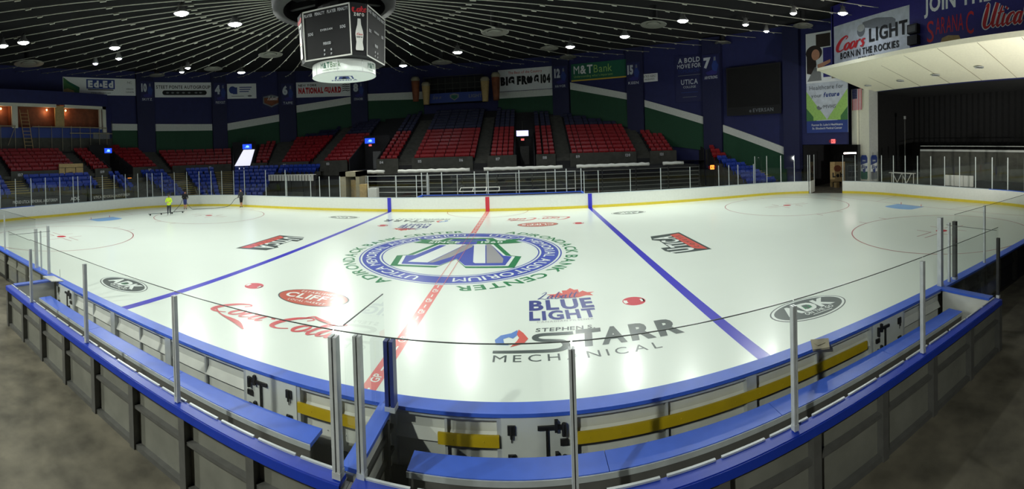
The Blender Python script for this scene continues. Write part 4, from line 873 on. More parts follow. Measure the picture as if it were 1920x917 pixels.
# ------------------------------------------------------------------ banners on the round wall
def wallfn(a, z, off):                            # u metres clockwise (to the right seen from inside), v up
    def fn(u, v, l): return wp(a-math.degrees(u/(BR-off)), z+v, off+.012*l)
    return fn
def banner(name, label, a0, a1, z0, z1, m, draw=None, mats=(), off=.12, cat='banner', frame=None):
    Wd = radians(a0-a1)*(BR-off); H = z1-z0; t = thing(name, label, cat, wp((a0+a1)/2, z0, off)); fn = wallfn(a0, z0, off); b = MB(); n_ = 8
    for i in range(n_):
        u, v = Wd*i/n_, Wd*(i+1)/n_; b.hexa([fn(u,0,-3), fn(v,0,-3), fn(v,0,0), fn(u,0,0), fn(u,H,-3), fn(v,H,-3), fn(v,H,0), fn(u,H,0)])
    b.build('cloth' if cat == 'banner' else 'face', M[m], t)
    if draw: b = MB(); draw(b, fn, Wd, H); b.build('print', [M[x] for x in mats], t)
    return t
def pq(b, fn, x0, x1, y0, y1, m, l=1):            # a rectangle that follows the wall curve
    n_ = max(1, int((x1-x0)/.8))
    for i in range(n_):
        u, v = x0+(x1-x0)*i/n_, x0+(x1-x0)*(i+1)/n_; poly(b, fn, [(u,y0),(v,y0),(v,y1),(u,y1)], m, l)
def d_eded(b, f, W_, H):
    npoly(b, f, [(.05,.05),(2.1,.05),(2.2,.9),(.9,1.55),(.05,H-.05)], 0, 1); npoly(b, f, [(.05,.05),(1.6,.05),(1.4,.5),(.6,.75),(.05,.6)], 4, 2); npoly(b, f, [(.3,1.6),(2.1,.5),(2.15,.95),(.8,1.6)], 5, 2)
    pq(b, f, 3.1, 6.9, .8, 2.02, 1, 1); text(b, f, 'Ed', 3.3, 1.02, .78, 2, .06, layer=2, width=1.45); text(b, f, '&', 4.85, 1.1, .4, 2, .04, layer=2); text(b, f, 'Ed', 5.3, 1.02, .78, 2, .06, layer=2, width=1.4)
    pq(b, f, 3.3, 6.7, .62, .74, 3, 1); text(b, f, 'www.edanded.com', 5, .2, .22, 3, .0, align='C', layer=1); text(b, f, 'NC', 8.9, 1.55, .3, 6, 0, align='C'); text(b, f, 'XEROX', 8.9, .75, .2, 3, .0, align='C'); text(b, f, 'CANON', 8.9, .35, .2, 3, 0, align='C')
banner('sponsor_banner', 'white banner with large blue letters above the suite windows', 172.3,157.3, 13.4,15.6, 'bw', d_eded, ('greenish','bblue','bw','bblack','tan','bgreen','bgrey'))
def numbered(no, a0, a1, z0, z1, name, label):
    def dr(b, f, W_, H):
        text(b, f, no, W_*.08, H*.5, H*.36, 0, .06, layer=1, width=W_*.42)
        npoly(b, f, [(W_*.62,H*.3),(W_*.55,H*.55),(W_*.64,H*.72),(W_*.66,H*.9),(W_*.8,H*.92),(W_*.82,H*.72),(W_*.95,H*.55),(W_*.85,H*.3)], 1, 1); npoly(b, f, [(W_*.68,H*.74),(W_*.69,H*.88),(W_*.79,H*.88),(W_*.8,H*.74)], 2, 2)
        npoly(b, f, [(W_*.2,H*.3),(W_*.55,H*.38),(W_*.9,H*.3),(W_*.8,H*.2),(W_*.3,H*.2)], 3, 1); text(b, f, name, W_*.5, H*.04, H*.11, 0, .02, align='C', layer=1, width=W_*.75)
    banner('player_banner', label, a0, a1, z0, z1, 'bnavy', dr, ('silver','bblue','bgrey','purple'), off=.68)
numbered('10', 156.9,154.2, 12.6,15.2, 'SKITZ', 'dark player banner numbered ten'); numbered('4', 141.6,139.0, 12.1,15.05, 'PREVOST', 'dark player banner numbered four with faint figure'); numbered('6', 127.4,124.8, 11.85,14.8, 'TAFFE', 'dark player banner numbered six'); numbered('8', 112.4,109.9, 12.1,14.8, 'CONACHER', 'dark player banner numbered eight')
numbered('12', 70.4,67.6, 12.3,15.1, 'HAWOR', 'dark player banner numbered twelve'); numbered('15', 55.7,53.0, 12,14.7, 'KEEN', 'dark player banner numbered fifteen'); numbered('7', 41.0,37.8, 11.8,14.6, 'ARMSTRONG', 'dark player banner numbered seven')
def d_steet(b, f, W_, H):
    text(b, f, 'STEET PONTE AUTOGROUP', W_/2, H*.58, .42, 0, .02, align='C', layer=1, width=W_*.95)
    pq(b, f, W_*.17, W_*.87, H*.15, H*.46, 0, 1); 
    for x in (.17, .87): poly(b, f, ell(W_*x, H*.305, H*.155, H*.155, 16), 0, 1)
    for i, x in enumerate((.22,.31,.4,.5,.6,.72,.8)): poly(b, f, ell(W_*x, H*.305, .2, .12, 12), 1, 2)
banner('sponsor_banner', 'white banner with black capitals over a dark rounded bar', 153.7,141.9, 13.2,15.2, 'bw', d_steet, ('bblack','bgrey'))
def d_g(b, f, W_, H):
    pts = ell(.75,H*.58,.5,.5,24,.6,5.6); inn = ell(.75,H*.58,.28,.28,24,.6,5.6); npoly(b, f, pts+inn[::-1], 0, 1); pq(b, f, .8, 1.4, H*.3, H*.75, 0, 1)
    for k in range(3): pq(b, f, 1.7, 3.4-.2*k, H*(.72-.14*k), H*(.78-.14*k), 0, 1)
    pq(b, f, .6, 2.3, H*.15, H*.18, 1, 1); poly(b, f, ell(3.1,H*.17,.3,.12,14), 1, 1)
banner('sponsor_banner', 'small white banner with a dark round letter emblem', 138.7,132.6, 12.95,15.0, 'bw', d_g, ('bblue','bgrey'))
def d_shield(b, f, W_, H):
    npoly(b, f, [(.1,H*.8),(.1,H*.3),(W_*.5,.05),(W_-.1,H*.3),(W_-.1,H*.8),(W_*.5,H*.95)], 0, 1); npoly(b, f, [(.25,H*.72),(.25,H*.36),(W_*.5,.25),(W_-.25,H*.36),(W_-.25,H*.72)], 1, 2); script_text(b, f, 'Labatt', W_*.28, H*.55, .55, 2, 1.2, .2, 3)
banner('shield_banner', 'dim brown shield shaped banner left of banner numbered six', 131.4,127.6, 11.6,13.5, 'bnavy', d_shield, ('bgrey','brown','bw'))
def d_ng(b, f, W_, H):
    text(b, f, 'NEW YORK', .3, H*.72, .3, 1, .03, layer=1); text(b, f, 'NATIONAL GUARD', .3, H*.28, .7, 0, .08, layer=1, width=W_*.78, sp=.08)
    for k in range(4): stroke(b, f, [(W_*.84,H*(.35+.13*k),.08),(W_*.89,H*(.4+.13*k),.1),(W_*.94,H*(.35+.13*k),.1),(W_*.98,H*(.39+.13*k),.06)], 1, 1)
banner('sponsor_banner', 'white banner with bold red capitals left of banner numbered eight', 124.2,112.7, 12.9,15.0, 'bw', d_ng, ('bred','bblack'))
def d_frog(b, f, W_, H):
    text(b, f, 'The Best of the Country', W_*.5, H*.78, .34, 1, .01, align='C', layer=1, width=W_*.62); text(b, f, 'BIG FR', .3, H*.3, .95, 0, .08, layer=1, width=W_*.5, sp=.08)
    npoly(b, f, [(W_*.54,H*.3),(W_*.52,H*.5),(W_*.55,H*.66),(W_*.58,H*.58),(W_*.61,H*.66),(W_*.64,H*.5),(W_*.62,H*.3)], 0, 1); text(b, f, 'G 104', W_*.66, H*.3, .95, 0, .08, layer=1, width=W_*.3, sp=.08)
banner('sponsor_banner', 'white banner with heavy black capitals and a frog shape', 81.9,70.8, 12.45,15.3, 'bw', d_frog, ('bblack','bred'))
def d_mt(b, f, W_, H):
    text(b, f, 'M&T', .35, H*.42, 1.0, 0, .03, layer=1, width=2.5); text(b, f, 'Bank', 3.0, H*.42, .95, 1, .0, layer=1, width=2.4); text(b, f, "Understanding what's important", .35, H*.2, .3, 1, 0, layer=1, width=W_*.7); pq(b, f, 0, W_, 0, .16, 2, 1)
banner('bank_banner', 'dark green bank banner with white letters and gold edge', 67.0,55.9, 13.1,15.3, 'bgreen', d_mt, ('bw','lgreen','bgold'))
def d_small(b, f, W_, H): text(b, f, 'PATRICK AGENCY', W_/2, H*.55, .28, 0, 0, align='C', layer=1, width=W_*.85); text(b, f, 'INSURANCE', W_/2, H*.2, .2, 0, 0, align='C', layer=1, width=W_*.6)
banner('small_sign', 'small white rectangular sign right of banner numbered fifteen', 53.0,49.9, 12.3,13.25, 'bw', d_small, ('bblack',), off=.2)
def d_bold(b, f, W_, H):
    text(b, f, 'A BOLD', W_/2, H*.85, .52, 0, .03, align='C', layer=1, width=W_*.78); text(b, f, 'MOVE FOR', W_/2, H*.73, .46, 0, .03, align='C', layer=1, width=W_*.85); text(b, f, 'TOMORROW', W_/2, H*.63, .38, 2, .0, align='C', layer=1, width=W_*.8); pq(b, f, W_*.1, W_*.9, H*.57, H*.58, 1, 1)
    text(b, f, 'UTICA', W_/2, H*.38, .55, 0, .02, align='C', layer=1, width=W_*.6); text(b, f, 'COLLEGE', W_/2, H*.3, .24, 0, .01, align='C', layer=1, width=W_*.45); pq(b, f, W_*.2, W_*.8, H*.2, H*.21, 2, 1); pq(b, f, W_*.25, W_*.75, H*.1, H*.11, 1, 1)
banner('college_banner', 'tall navy banner with white capitals left of banner numbered seven', 46.5,41.2, 9.6,14.9, 'bnavy', d_bold, ('silver','bgrey','bblue'), off=.15)
def d_led(b, f, W_, H): pq(b, f, .15, W_-.15, .9, H-.15, 0, 1); text(b, f, 'e EVERSAN', W_*.42, .28, .36, 1, .02, layer=1)
banner('display_board', 'large dark unlit display board on the right navy wall', 36.6,26.7, 7.7,12.9, 'bblack', d_led, ('curtain','bgrey'), off=.6, cat='display')
def d_mvhs(b, f, W_, H):
    pq(b, f, 0, W_, H*.5, H, 0, 1); npoly(b, f, [(0,H*.12),(0,H*.42),(W_*.5,H*.13)], 1, 2); npoly(b, f, [(W_,H*.12),(W_,H*.42),(W_*.5,H*.13)], 1, 2); npoly(b, f, [(0,H*.12),(0,H*.25),(W_*.25,H*.12)], 2, 3); npoly(b, f, [(W_,H*.12),(W_,H*.25),(W_*.75,H*.12)], 2, 3); pq(b, f, 0, W_, 0, H*.12, 3, 2)
    poly(b, f, ell(W_*.2,H*.8,W_*.2,H*.075,24), 5, 2); npoly(b, f, [(W_*.02,H*.6),(W_*.02,H*.8),(W_*.22,H*.8),(W_*.26,H*.68),(W_*.2,H*.58)], 5, 2); poly(b, f, ell(W_*.24,H*.78,W_*.1,H*.055,20), 4, 3); npoly(b, f, [(W_*.03,H*.52),(W_*.22,H*.66),(W_*.36,H*.62),(W_*.38,H*.52)], 8, 3); npoly(b, f, [(W_*.28,H*.68),(W_*.6,H*.72),(W_*.6,H*.69),(W_*.3,H*.63)], 4, 3)
    pq(b, f, W_*.42, W_*.62, H*.55, H*.84, 6, 1.5); pq(b, f, W_*.62, W_*.98, H*.53, H*.97, 9, 1.5); pq(b, f, W_*.25, W_*.6, H*.85, H*.98, 5, 1.5)
    text(b, f, 'Healthcare for', W_*.08, H*.43, .42, 7, .0, layer=4, width=W_*.82); text(b, f, 'your', W_*.12, H*.355, .36, 7, 0, layer=4, width=W_*.26); text(b, f, 'future', W_*.42, H*.355, .42, 3, .03, layer=4, width=W_*.38, shear=.2)
    npoly(b, f, ell(W_*.32,H*.26,.32,.32,20,pi,2*pi)+ell(W_*.36,H*.27,.22,.2,20,pi,2*pi)[::-1], 7, 4); text(b, f, 'MVHS', W_*.42, H*.24, .34, 7, .0, layer=4, width=W_*.3)
    text(b, f, "Faxton St. Luke's Healthcare", W_*.5, H*.07, .2, 0, .01, align='C', layer=4, width=W_*.75); text(b, f, 'St. Elizabeth Medical Center', W_*.5, H*.035, .2, 0, .01, align='C', layer=4, width=W_*.72)
banner('healthcare_banner', 'tall white and green banner with a smiling woman beside canopy', 22.6,15.6, 5.6,15.4, 'silver', d_mvhs, ('bw','lgreen','greenish','bblue','skin','hair','purple','bgrey','grey','beige'), off=.15)
# press box with cup shaped end panels
t = thing('press_box', 'dark railed press box with blue front below the roof', 'press box', (-6,35.6,11.2))
b = MB(); b.box(-10.3, -2.2, 35.5, 37.2, 11.1, 11.3); b.box(-10.3, -2.2, 37.0, 37.3, 11.1, 14.6); b.build('floor_and_back', M['bblack'], t)
b = MB(); b.box(-10.2, -2.4, 35.4, 35.5, 11.1, 12.35); b.build('front_panel', M['bblue'], t)
fn = lambda x, y, l: (-10.2+x, 35.4-.01*l, 11.1+y); b = MB(); script_text(b, fn, 'brown', 1.2, .5, .6, 0, 1, .3); npoly(b, fn, [(3.5,1.0),(3.5,.6),(4.1,.2),(4.7,.6),(4.7,1.0),(4.1,1.15)], 0, 1); npoly(b, fn, [(3.7,.9),(3.7,.6),(4.1,.35),(4.5,.6),(4.5,.9)], 1, 2); text(b, fn, 'LIGHT', 6.0, .5, .4, 0, .02, layer=1); b.build('front_print', [M['bgrey'], M['bgreen']], t)
b = MB()
for z in (12.9, 13.6, 14.5): b.tube([(-10.2,35.45,z),(-2.4,35.45,z)], .04, 6)
for k in range(9): x = -10.2+7.8*k/8; b.tube([(x,35.45,12.3),(x,35.45,14.5)], .035, 6)
b.build('railing', M['alumd'], t)
def cup(x, y, z0, h, r0, r1, label, m):
    t = thing('drink_cutout', label, 'sign', (x,y,z0)); b = MB(); b.lathe([(.01,0),(r0,0),(r0*1.05,h*.1),(r1,h*.8),(r1*.9,h*.86)], (x,y,z0), 16); b.build('glass_body', M[m], t, True); b = MB(); b.lathe([(r1*.95,h*.82),(r1*1.1,h*.9),(r1*.8,h),(.01,h*1.02)], (x,y,z0), 16); b.build('foam_top', M['beige'], t, True)
for x, h, z, lab, m in ((-11.1,3.2,11.4,'faded red tall drink cutout left of the press box','brown'),(-9.7,2.9,10.9,'yellow tall drink cutout at the press box left corner','tan'),(-2.0,3.1,10.9,'yellow tall drink cutout at the press box right corner','tan'),(-.6,3.5,11.0,'faded red tall drink cutout right of the press box','brown')): cup(x, 34.75, z, h, .38, .55, lab, m)
# ------------------------------------------------------------------ suites on the left end wall
XS = -41.2
t = thing('suite_front', 'open suite front with white frame and blue parapet at left', 'suite', (XS,2,6.5), kind='structure')
b = MB(); b.box(XS-.3, XS, -12, 10.7, 6.0, 7.8); plabel(b.build('concrete_base', M['conc2'], t), 'grey concrete base wall'); b = MB(); b.box(XS-.25, XS-.02, -12, 9.3, 7.8, 9.0); plabel(b.build('parapet', M['bblue'], t), 'blue parapet')
b = MB(); b.box(XS-.2, XS+.05, -12, 3.0, 11.38, 11.75); b.box(XS-.2, XS+.05, 4.1, 9.9, 11.38, 11.75); b.box(XS-.2, XS+.05, -2.55, -1.85, 8.9, 11.4); b.box(XS-.2, XS+.05, 8.9, 9.2, 8.9, 11.4); b.box(XS-.2, XS+.05, 9.4, 9.9, 8.3, 11.75); plabel(b.build('white_frame', M['plaster'], t), 'white frame')
b = MB(); b.box(XS-.3, XS-.1, 2.9, 4.1, 9.0, 11.6); b.build('pier', M['tan'], t)
b = MB(); b.box(XS-.25, XS, -12, 10.2, 11.75, 13.3); b.box(XS-.3, XS, 9.9, 10.7, 7.8, 11.8); b.build('wall_above', M['navy'], t)
b = MB(); b.box(XS-1.3, XS-.3, -12, 10.3, 8.4, 8.5); b.box(XS-1.25, XS-1.15, -12, 10.2, 8.5, 12); b.box(XS-1.2, XS-.3, -12, 10.2, 11.7, 11.8); b.box(XS-1.2, XS-.3, -2.6, -2.5, 8.5, 11.8); b.box(XS-1.2, XS-.3, 3.4, 3.6, 8.5, 11.8); b.box(XS-1.2, XS-.3, 9.6, 9.9, 8.5, 11.8); plabel(b.build('room_lining', M['brown'], t), 'brown timber lined suite room')
for y, lab in ((2.1,'warm bulb in the middle suite opening'),(4.6,'warm bulb in the right suite opening'),(-3.6,'warm bulb in the leftmost suite opening')):
    q = thing('bare_bulb', lab, 'lamp', (XS-.7,y,11.2)); b = MB(); b.lathe([(.01,-.1),(.07,-.04),(.08,.02),(.04,.1),(.01,.12)], (XS-.7,y,11.15), 10); b.build('bulb', M['warm'], q, True); b = MB(); b.tube([(XS-.7,y,11.25),(XS-.7,y,11.7)], .015, 5); b.build('cord', M['black'], q)
    ld = bpy.data.lights.new('bulb_light', 'POINT'); ld.energy = 22; ld.color = (1,.6,.32); ld.shadow_soft_size = .1; lo = bpy.data.objects.new('bulb_light', ld); COL.objects.link(lo); lo.location = (XS-.7,y,10.95)
    lo.parent = q; lo.matrix_parent_inverse = Matrix.Translation(-q.location)
t = thing('step_ladder', 'wooden ladder leaning against the suite front', 'ladder', (XS+.6,-1,6.2))
for y in (-1.55, -.6):
    b = MB(); b.beam((XS+.55,y+.35,6.2), (XS+.12,y-.1,11.0), .08, .06); b.build('rail', M['tan'], t)
for k in range(11):
    u = .06+k*.085; x = XS+.55-.43*u; z = 6.2+4.8*u; b = MB(); b.beam((x,-1.2-.45*u,z), (x,-.25-.45*u,z), .05, .05); b.build('rung', M['tan'], t)
t = thing('scaffold_railing', 'pale timber guard railing across the suite openings', 'railing', (XS+.3,3,7.8))
for y0, y1, z in ((-12,-2.2,9.1),(-.2,9.8,9.05),(4.6,10.6,8.35)): b = MB(); b.beam((XS+.25,y0,z), (XS+.25,y1,z), .07, .1); b.build('rail', M['beige'], t)
for y in (-6,-4,-2.3,.6,2.2,3.6,4.8,6.0,7.4,8.7,9.8,10.6): b = MB(); b.beam((XS+.25,y,6.3 if y < 10.2 else 6.0), (XS+.25,y,9.2 if y < 10.2 else 10), .05, .05); b.build('upright', M['beige'] if y < 10 else M['alumd'], t)
b = MB(); b.beam((XS+.25,-2.3,9.0), (XS+.9,-3.4,6.9), .05, .05); b.build('brace', M['beige'], t)
b = MB(); b.box(XS+.05, XS+.12, 7.9, 10.3, 7.7, 8.5); tag(b.build('leaning_board', M['bgrey']), 'grey board hung at the right end of the suite railing', 'board')
t = thing('timber_crate', 'tan timber crate front standing among the left red seats', 'crate', (-35.3,1.7,4)); b = MB(); b.box(-35.45, -35.35, .3, 3.1, 3.65, 4.7); b.build('plank_front', M['tan'], t); b = MB(); b.box(-35.35, -35.32, .3, 3.1, 4.28, 4.32); 
for y in (1.0, 2.2): b.box(-35.35, -35.32, y-.03, y+.03, 3.65, 4.3)
b.build('joint', M['hair'], t)
# ------------------------------------------------------------------ stage side: canopy, column, header, stage
t = thing('stage_canopy', 'cream sloping canopy over the stage opening at right', 'canopy', (29,-3,10), kind='structure')
b = MB(); Y0, Y1 = -17.5, 9.05; b.hexa([(26.1,Y0,10.8),(32.6,Y0,9.5),(32.6,Y1,9.4),(26.1,Y1,10.72),(26.1,Y0,10.9),(32.6,Y0,9.7),(32.6,Y1,9.6),(26.1,Y1,10.82)]); b.build('soffit', M['soffit'], t)
b = MB(); b.hexa([(26.0,Y0,10.75),(28.2,Y0,10.9),(28.2,Y1,10.8),(26.0,Y1,10.68),(26.0,Y0,11.15),(28.2,Y0,11.2),(28.2,Y1,11.1),(26.0,Y1,10.92)]); b.build('front_lip', M['soffit'], t)
b = MB()
for k in range(1, 9): y = Y1-k*3; b.hexa([(26.15,y-.02,10.74),(32.5,y-.02,9.41),(32.5,y+.02,9.41),(26.15,y+.02,10.74),(26.15,y-.02,10.75),(32.5,y-.02,9.42),(32.5,y+.02,9.42),(26.15,y+.02,10.75)])
b.build('panel_joints', M['beige'], t)
def soff_z(x): return 10.75-(x-26.1)/6.5*1.33
for (x, y), lab in zip(((30.9,7.75),(30.8,3.9),(30.5,.1),(29.9,-4.1)), ('nearest the column','second from the column','third from the column','fourth from the column')):
    q = thing('recessed_light', 'small round unlit recessed light in the canopy, '+lab, 'light', (x,y,soff_z(x))); z = soff_z(x)
    b = MB(); b.lathe([(.34,-.04),(.24,-.05),(.34,.02)], (x,y,z-.03), 20); b.build('trim_ring', M['alum'], q, True); b = MB(); b.disc((x,y), .25, z-.05, 20); b.build('lens', M['vent'], q)
b = MB(); b.box(28.05, 28.5, -17.2, 9.35, 11.0, 16.6); b.box(28.05, 34, 9.2, 9.5, 11.0, 16.6); tag(b.build('wall_header', M['purple']), 'navy header wall standing above the stage canopy', 'wall', kind='structure')
HFN = lambda y0, z0: (lambda x, y, l: (28.03-.012*l, y0-x, z0+y))
def hbanner(name, label, y0, y1, z0, z1, m, draw, mats):
    t = thing(name, label, 'banner', (28.0,(y0+y1)/2,z0)); fn = HFN(y0, z0); b = MB(); W_, H = y0-y1, z1-z0; b.hexa([fn(0,0,-2), fn(W_,0,-2), fn(W_,0,0), fn(0,0,0), fn(0,H,-2), fn(W_,H,-2), fn(W_,H,0), fn(0,H,0)]); b.build('cloth', M[m], t); b = MB(); draw(b, fn, W_, H); b.build('print', [M[x] for x in mats], t)
def d_coors(b, f, W_, H):
    npoly(b, f, [(W_*.42,H*.9),(W_*.42,H*.78),(W_*.72,H*.62),(W_*.84,H*.62),(W_*.84,H*.78),(W_*.8,H*.84),(W_*.6,H*.92)], 3, 1); poly(b, f, ell(W_*.4,H*.72,.45,.5,20), 3, 2); poly(b, f, ell(W_*.4,H*.78,.42,.3,20), 4, 3)
    script_text(b, f, 'Coors', W_*.03, H*.36, 1.15, 0, 1.5, .25, 4, width=W_*.42); text(b, f, 'LIGHT', W_*.51, H*.42, 1.0, 1, .03, layer=4, width=W_*.47); text(b, f, 'BORN IN THE ROCKIES', W_*.1, H*.17, .5, 1, .03, layer=4, width=W_*.78); text(b, f, 'ESTD 1978', W_*.36, H*.05, .25, 1, .02, layer=4, width=W_*.22)
hbanner('beer_banner', 'large silver beer banner above the canopy left end', 9.1,.75, 11.2,14.75, 'silver', d_coors, ('bred','bblack','bw','bgrey','lgrey'))
def d_join(b, f, W_, H):
    text(b, f, 'JOIN THE U-TIP CLUB', .25, H*.66, 1.1, 0, .03, layer=1, width=12.5, sx=.6); text(b, f, 'S', .5, H*.1, 1.5, 1, .0, layer=1, width=.6); text(b, f, 'ARANA', 1.25, H*.22, 1.15, 1, .0, layer=1, width=2.3); text(b, f, 'C', 3.75, H*.14, 1.5, 1, 0, layer=1, width=.6)
    script_text(b, f, 'Utica', 4.9, H*.2, 1.5, 0, 2.2, .3, 1, width=3.0); script_text(b, f, 'Utica', 4.9, H*.2, 1.5, 1, 1.3, .3, 2, width=3.0); script_text(b, f, 'Club', 8.0, H*.3, 1.6, 0, 2.2, .3, 1, width=2.8); script_text(b, f, 'Club', 8.0, H*.3, 1.6, 1, 1.3, .3, 2, width=2.8)
    npoly(b, f, [(1.6,H*.02),(1.8,H*.14),(2.3,H*.17),(3.2,H*.14),(3.4,H*.02)], 2, 1)
hbanner('brewery_banner', 'wide purple brewery banner above the canopy right end', -.35,-16.0, 11.35,15.2, 'purple', d_join, ('bw','bred','tan'))
t = thing('wall_speaker', 'dark speaker boxes between the two canopy banners', 'speaker', (27.9,.2,12.2)); 
for z in (11.7, 12.5): b = MB(); b.box(27.6, 28.0, -.25, .65, z, z+.65); b.build('cabinet', M['bblack'], t)
b = MB(); b.box(27.58, 27.6, -.15, .55, 12.6, 13.05); b.build('grille', M['alumd'], t)
# column with flag and can graphics
col = MB(); CX, CY = 31.75, 8.45; col.box(CX, CX+1.15, CY, CY+1.35, -.03, 9.6); colo = tag(col.build('trim_21', M['plaster']), 'tall cream column carrying the canopy left end', 'column', kind='structure')
b = MB(); b.box(CX-.015, CX+1.165, CY-.015, CY+.015, 0, 9.5); b.build('corner_bead', M['lgrey'], colo)
b = MB(); b.box(31.5, 31.75, 9.85, 10.55, 4.4, 9.7); tag(b.build('trim_22', M['plaster']), 'narrow cream wall strip behind the flag', 'wall strip', kind='structure')
t = thing('flag', 'striped flag with starred dark canton hanging on the cream column', 'flag', (31.45,9.8,7.7)); ff = lambda x, y, l: (31.48-.012*l, 10.42-x, 7.68+y)
W_, H = 1.28, 2.0; b = MB(); b.hexa([ff(0,0,-1), ff(W_,0,-1), ff(W_,0,0), ff(0,0,0), ff(0,H,-1), ff(W_,H,-1), ff(W_,H,0), ff(0,H,0)]); b.build('cloth', M['bw'], t); b = MB()
for k in range(0, 13, 2): poly(b, ff, [(W_*k/13,0),(W_*(k+1)/13,0),(W_*(k+1)/13,H),(W_*k/13,H)], 0, 1)
poly(b, ff, [(0,H*.54),(W_*7/13,H*.54),(W_*7/13,H),(0,H)], 1, 2)
for i in range(5):
    for j in range(6): poly(b, ff, [(.06+i*.135+.02*cos(q), H*.58+j*.15+.02*sin(q)) for q in [2*pi*k/5 for k in range(5)]], 2, 3)
b.build('stripes_and_canton', [M['bred'], M['bnavy'], M['bw']], t)
b = MB(); b.hexa([(CX-.01,CY+.05,1.0),(CX,CY+.05,1.0),(CX,CY+1.05,1.0),(CX-.01,CY+1.05,1.0),(CX-.01,CY+.05,3.4),(CX,CY+.05,3.4),(CX,CY+1.05,3.4),(CX-.01,CY+1.05,3.4)]) if False else None
def can(fn, name, label, greenm):
    t = thing(name, label, 'poster', fn(.45,0,0)); b = MB(); W_, H = .9, 2.3
    npoly(b, fn, [(.08,0),(.82,0),(.9,.15),(.9,2.05),(.75,2.3),(.15,2.3),(0,2.05),(0,.15)], 0, 1); b.build('print_ground', M['bw'], t); b = MB()
    npoly(b, fn, [(0,1.35),(.9,1.6),(.9,2.05),(.75,2.3),(.15,2.3),(0,2.05)], 0, 2); npoly(b, fn, [(0,.15),(.08,0),(.82,0),(.9,.15),(.9,.75),(0,.75)], 1, 2); npoly(b, fn, [(.25,.95),(.65,1.05),(.6,.65),(.35,.65)], 0, 3); text(b, fn, 'Blue', .1, 1.05, .32, 0, .04, layer=3, width=.72, shear=.3); text(b, fn, 'Labatt', .25, 1.72, .16, 2, .02, layer=3, width=.4)
    b.build('can_art', [M['bblue'], M[greenm], M['bw']], t)
can(lambda x, y, l: (CX-.012*l-.005, CY+1.15-x, 1.1+y), 'can_poster', 'blue and green can graphic on the column front face', 'bgreen'); can(lambda x, y, l: (CX+.12+x, CY-.012*l-.005, 1.1+y), 'can_poster', 'blue and grey can graphic on the column side face', 'bgrey')
# gate passage beyond the corner
t = thing('wall_passage', 'dark gate passage behind the open corner gate', 'passage', (31,13,0), kind='structure')
b = MB(); p0, p1 = wp(23.4,0), wp(14.2,0); q0 = (p0[0]+6, p0[1]+2.8, 0); q1 = (p1[0]+6, p1[1]+2.8, 0)
b.quad(p0, q0, (q0[0],q0[1],4.4), (p0[0],p0[1],4.4)); b.quad(p1, q1, (q1[0],q1[1],4.4), (p1[0],p1[1],4.4)); b.quad(q0, q1, (q1[0],q1[1],4.4), (q0[0],q0[1],4.4)); b.quad((p0[0],p0[1],4.4), (q0[0],q0[1],4.4), (q1[0],q1[1],4.4), (p1[0],p1[1],4.4)); b.build('lining', M['cdark'], t)
t = thing('tube_light', 'bright white tube light inside the corner gate passage', 'lamp', (33.4,13.2,3.5)); b = MB(); b.tube([(32.9,13.2,3.5),(34.0,12.5,3.52)], .07, 8); b.build('tube', M['tubew'], t); b = MB(); b.beam((32.9,13.2,3.62), (34.0,12.5,3.64), .14, .08); b.build('fitting', M['white'], t)
exit_sign((*wp(18.2,4.75,.1)[:2], 4.75), (cos(radians(18.2)), sin(radians(18.2))), 'pink lit exit sign above the corner gate passage', 'exitred', .45, .4)
b = MB(); fn = lambda x, y, l: (32.2+x*.87-.005*l, 14.6-x*.5-.008*l, .5+y); npoly(b, fn, [(0,0),(1.6,0),(1.6,2.1),(0,2.1)], 0, 0); text(b, fn, 'Leh', .25, .5, .45, 1, .05, layer=2); poly(b, fn, ell(.8,1.4,.4,.35,20), 2, 1); b.box(32.2, 32.4, 14.4, 14.6, -.03, .5); b.box(33.3, 33.5, 13.8, 14.0, -.03, .5)
tag(b.build('passage_sign', [M['tan'], M['bblack'], M['brown']]), 'tan painted sign board standing in the corner passage', 'sign')
t = thing('storage_rack', 'dark wire rack standing in the corner passage', 'rack', (34.6,13.4,0))
for x in (34.0, 35.2):
    for y in (13.2, 13.8): b = MB(); b.box(x-.03, x+.03, y-.03, y+.03, -.03, 2.2); b.build('post', M['alumd'], t)
for z in (.3, .9, 1.5, 2.15): b = MB(); b.box(34.0, 35.2, 13.2, 13.8, z, z+.03); b.build('shelf', M['alumd'], t)
b = MB(); b.box(32.0, 32.4, 13.4, 13.8, -.03, .5); b.box(31.98, 32.42, 13.38, 13.82, .42, .46); tag(b.build('cardboard_box', M['tan']), 'small tan box on the corner passage floor', 'box')
# stage interior
t = thing('stage_interior', 'black curtained stage behind the right end glass', 'stage', (38,-2,0), kind='structure')
b = MB(); nf = 90
for k in range(nf):
    y0, y1 = 10-30*k/nf, 10-30*(k+1)/nf; x0, x1 = 40+.15*(k % 2), 40+.15*((k+1) % 2); b.quad((x0,y0,1.3), (x1,y1,1.3), (x1,y1,9.8), (x0,y0,9.8))
plabel(b.build('curtain', M['curtain'], t), 'black stage curtain'); b = MB(); b.box(34.5, 44, -20, 10, -.03, 1.3); b.build('stage_floor', M['cdark'], t); b = MB(); b.quad((32.7,10,9.5), (44,10,9.5), (44,-20,9.5), (32.7,-20,9.5)); b.quad((32.9,9.8,-.03), (44,9.8,-.03), (44,9.8,9.6), (32.9,9.8,9.6)); b.build('lining', M['curtain'], t)
b = MB(); b.box(32.6, 33.0, -17.5, 8.5, 9.4, 16.4); b.build('lintel', M['navy'], t)
t = thing('folded_risers', 'dark stacked risers with pale top edge on the stage', 'risers', (35.5,-3,1.3)); b = MB(); b.box(35.0, 38, -16, 5.0, -.03, 3.75); b.build('body', M['conc2'], t); b = MB()
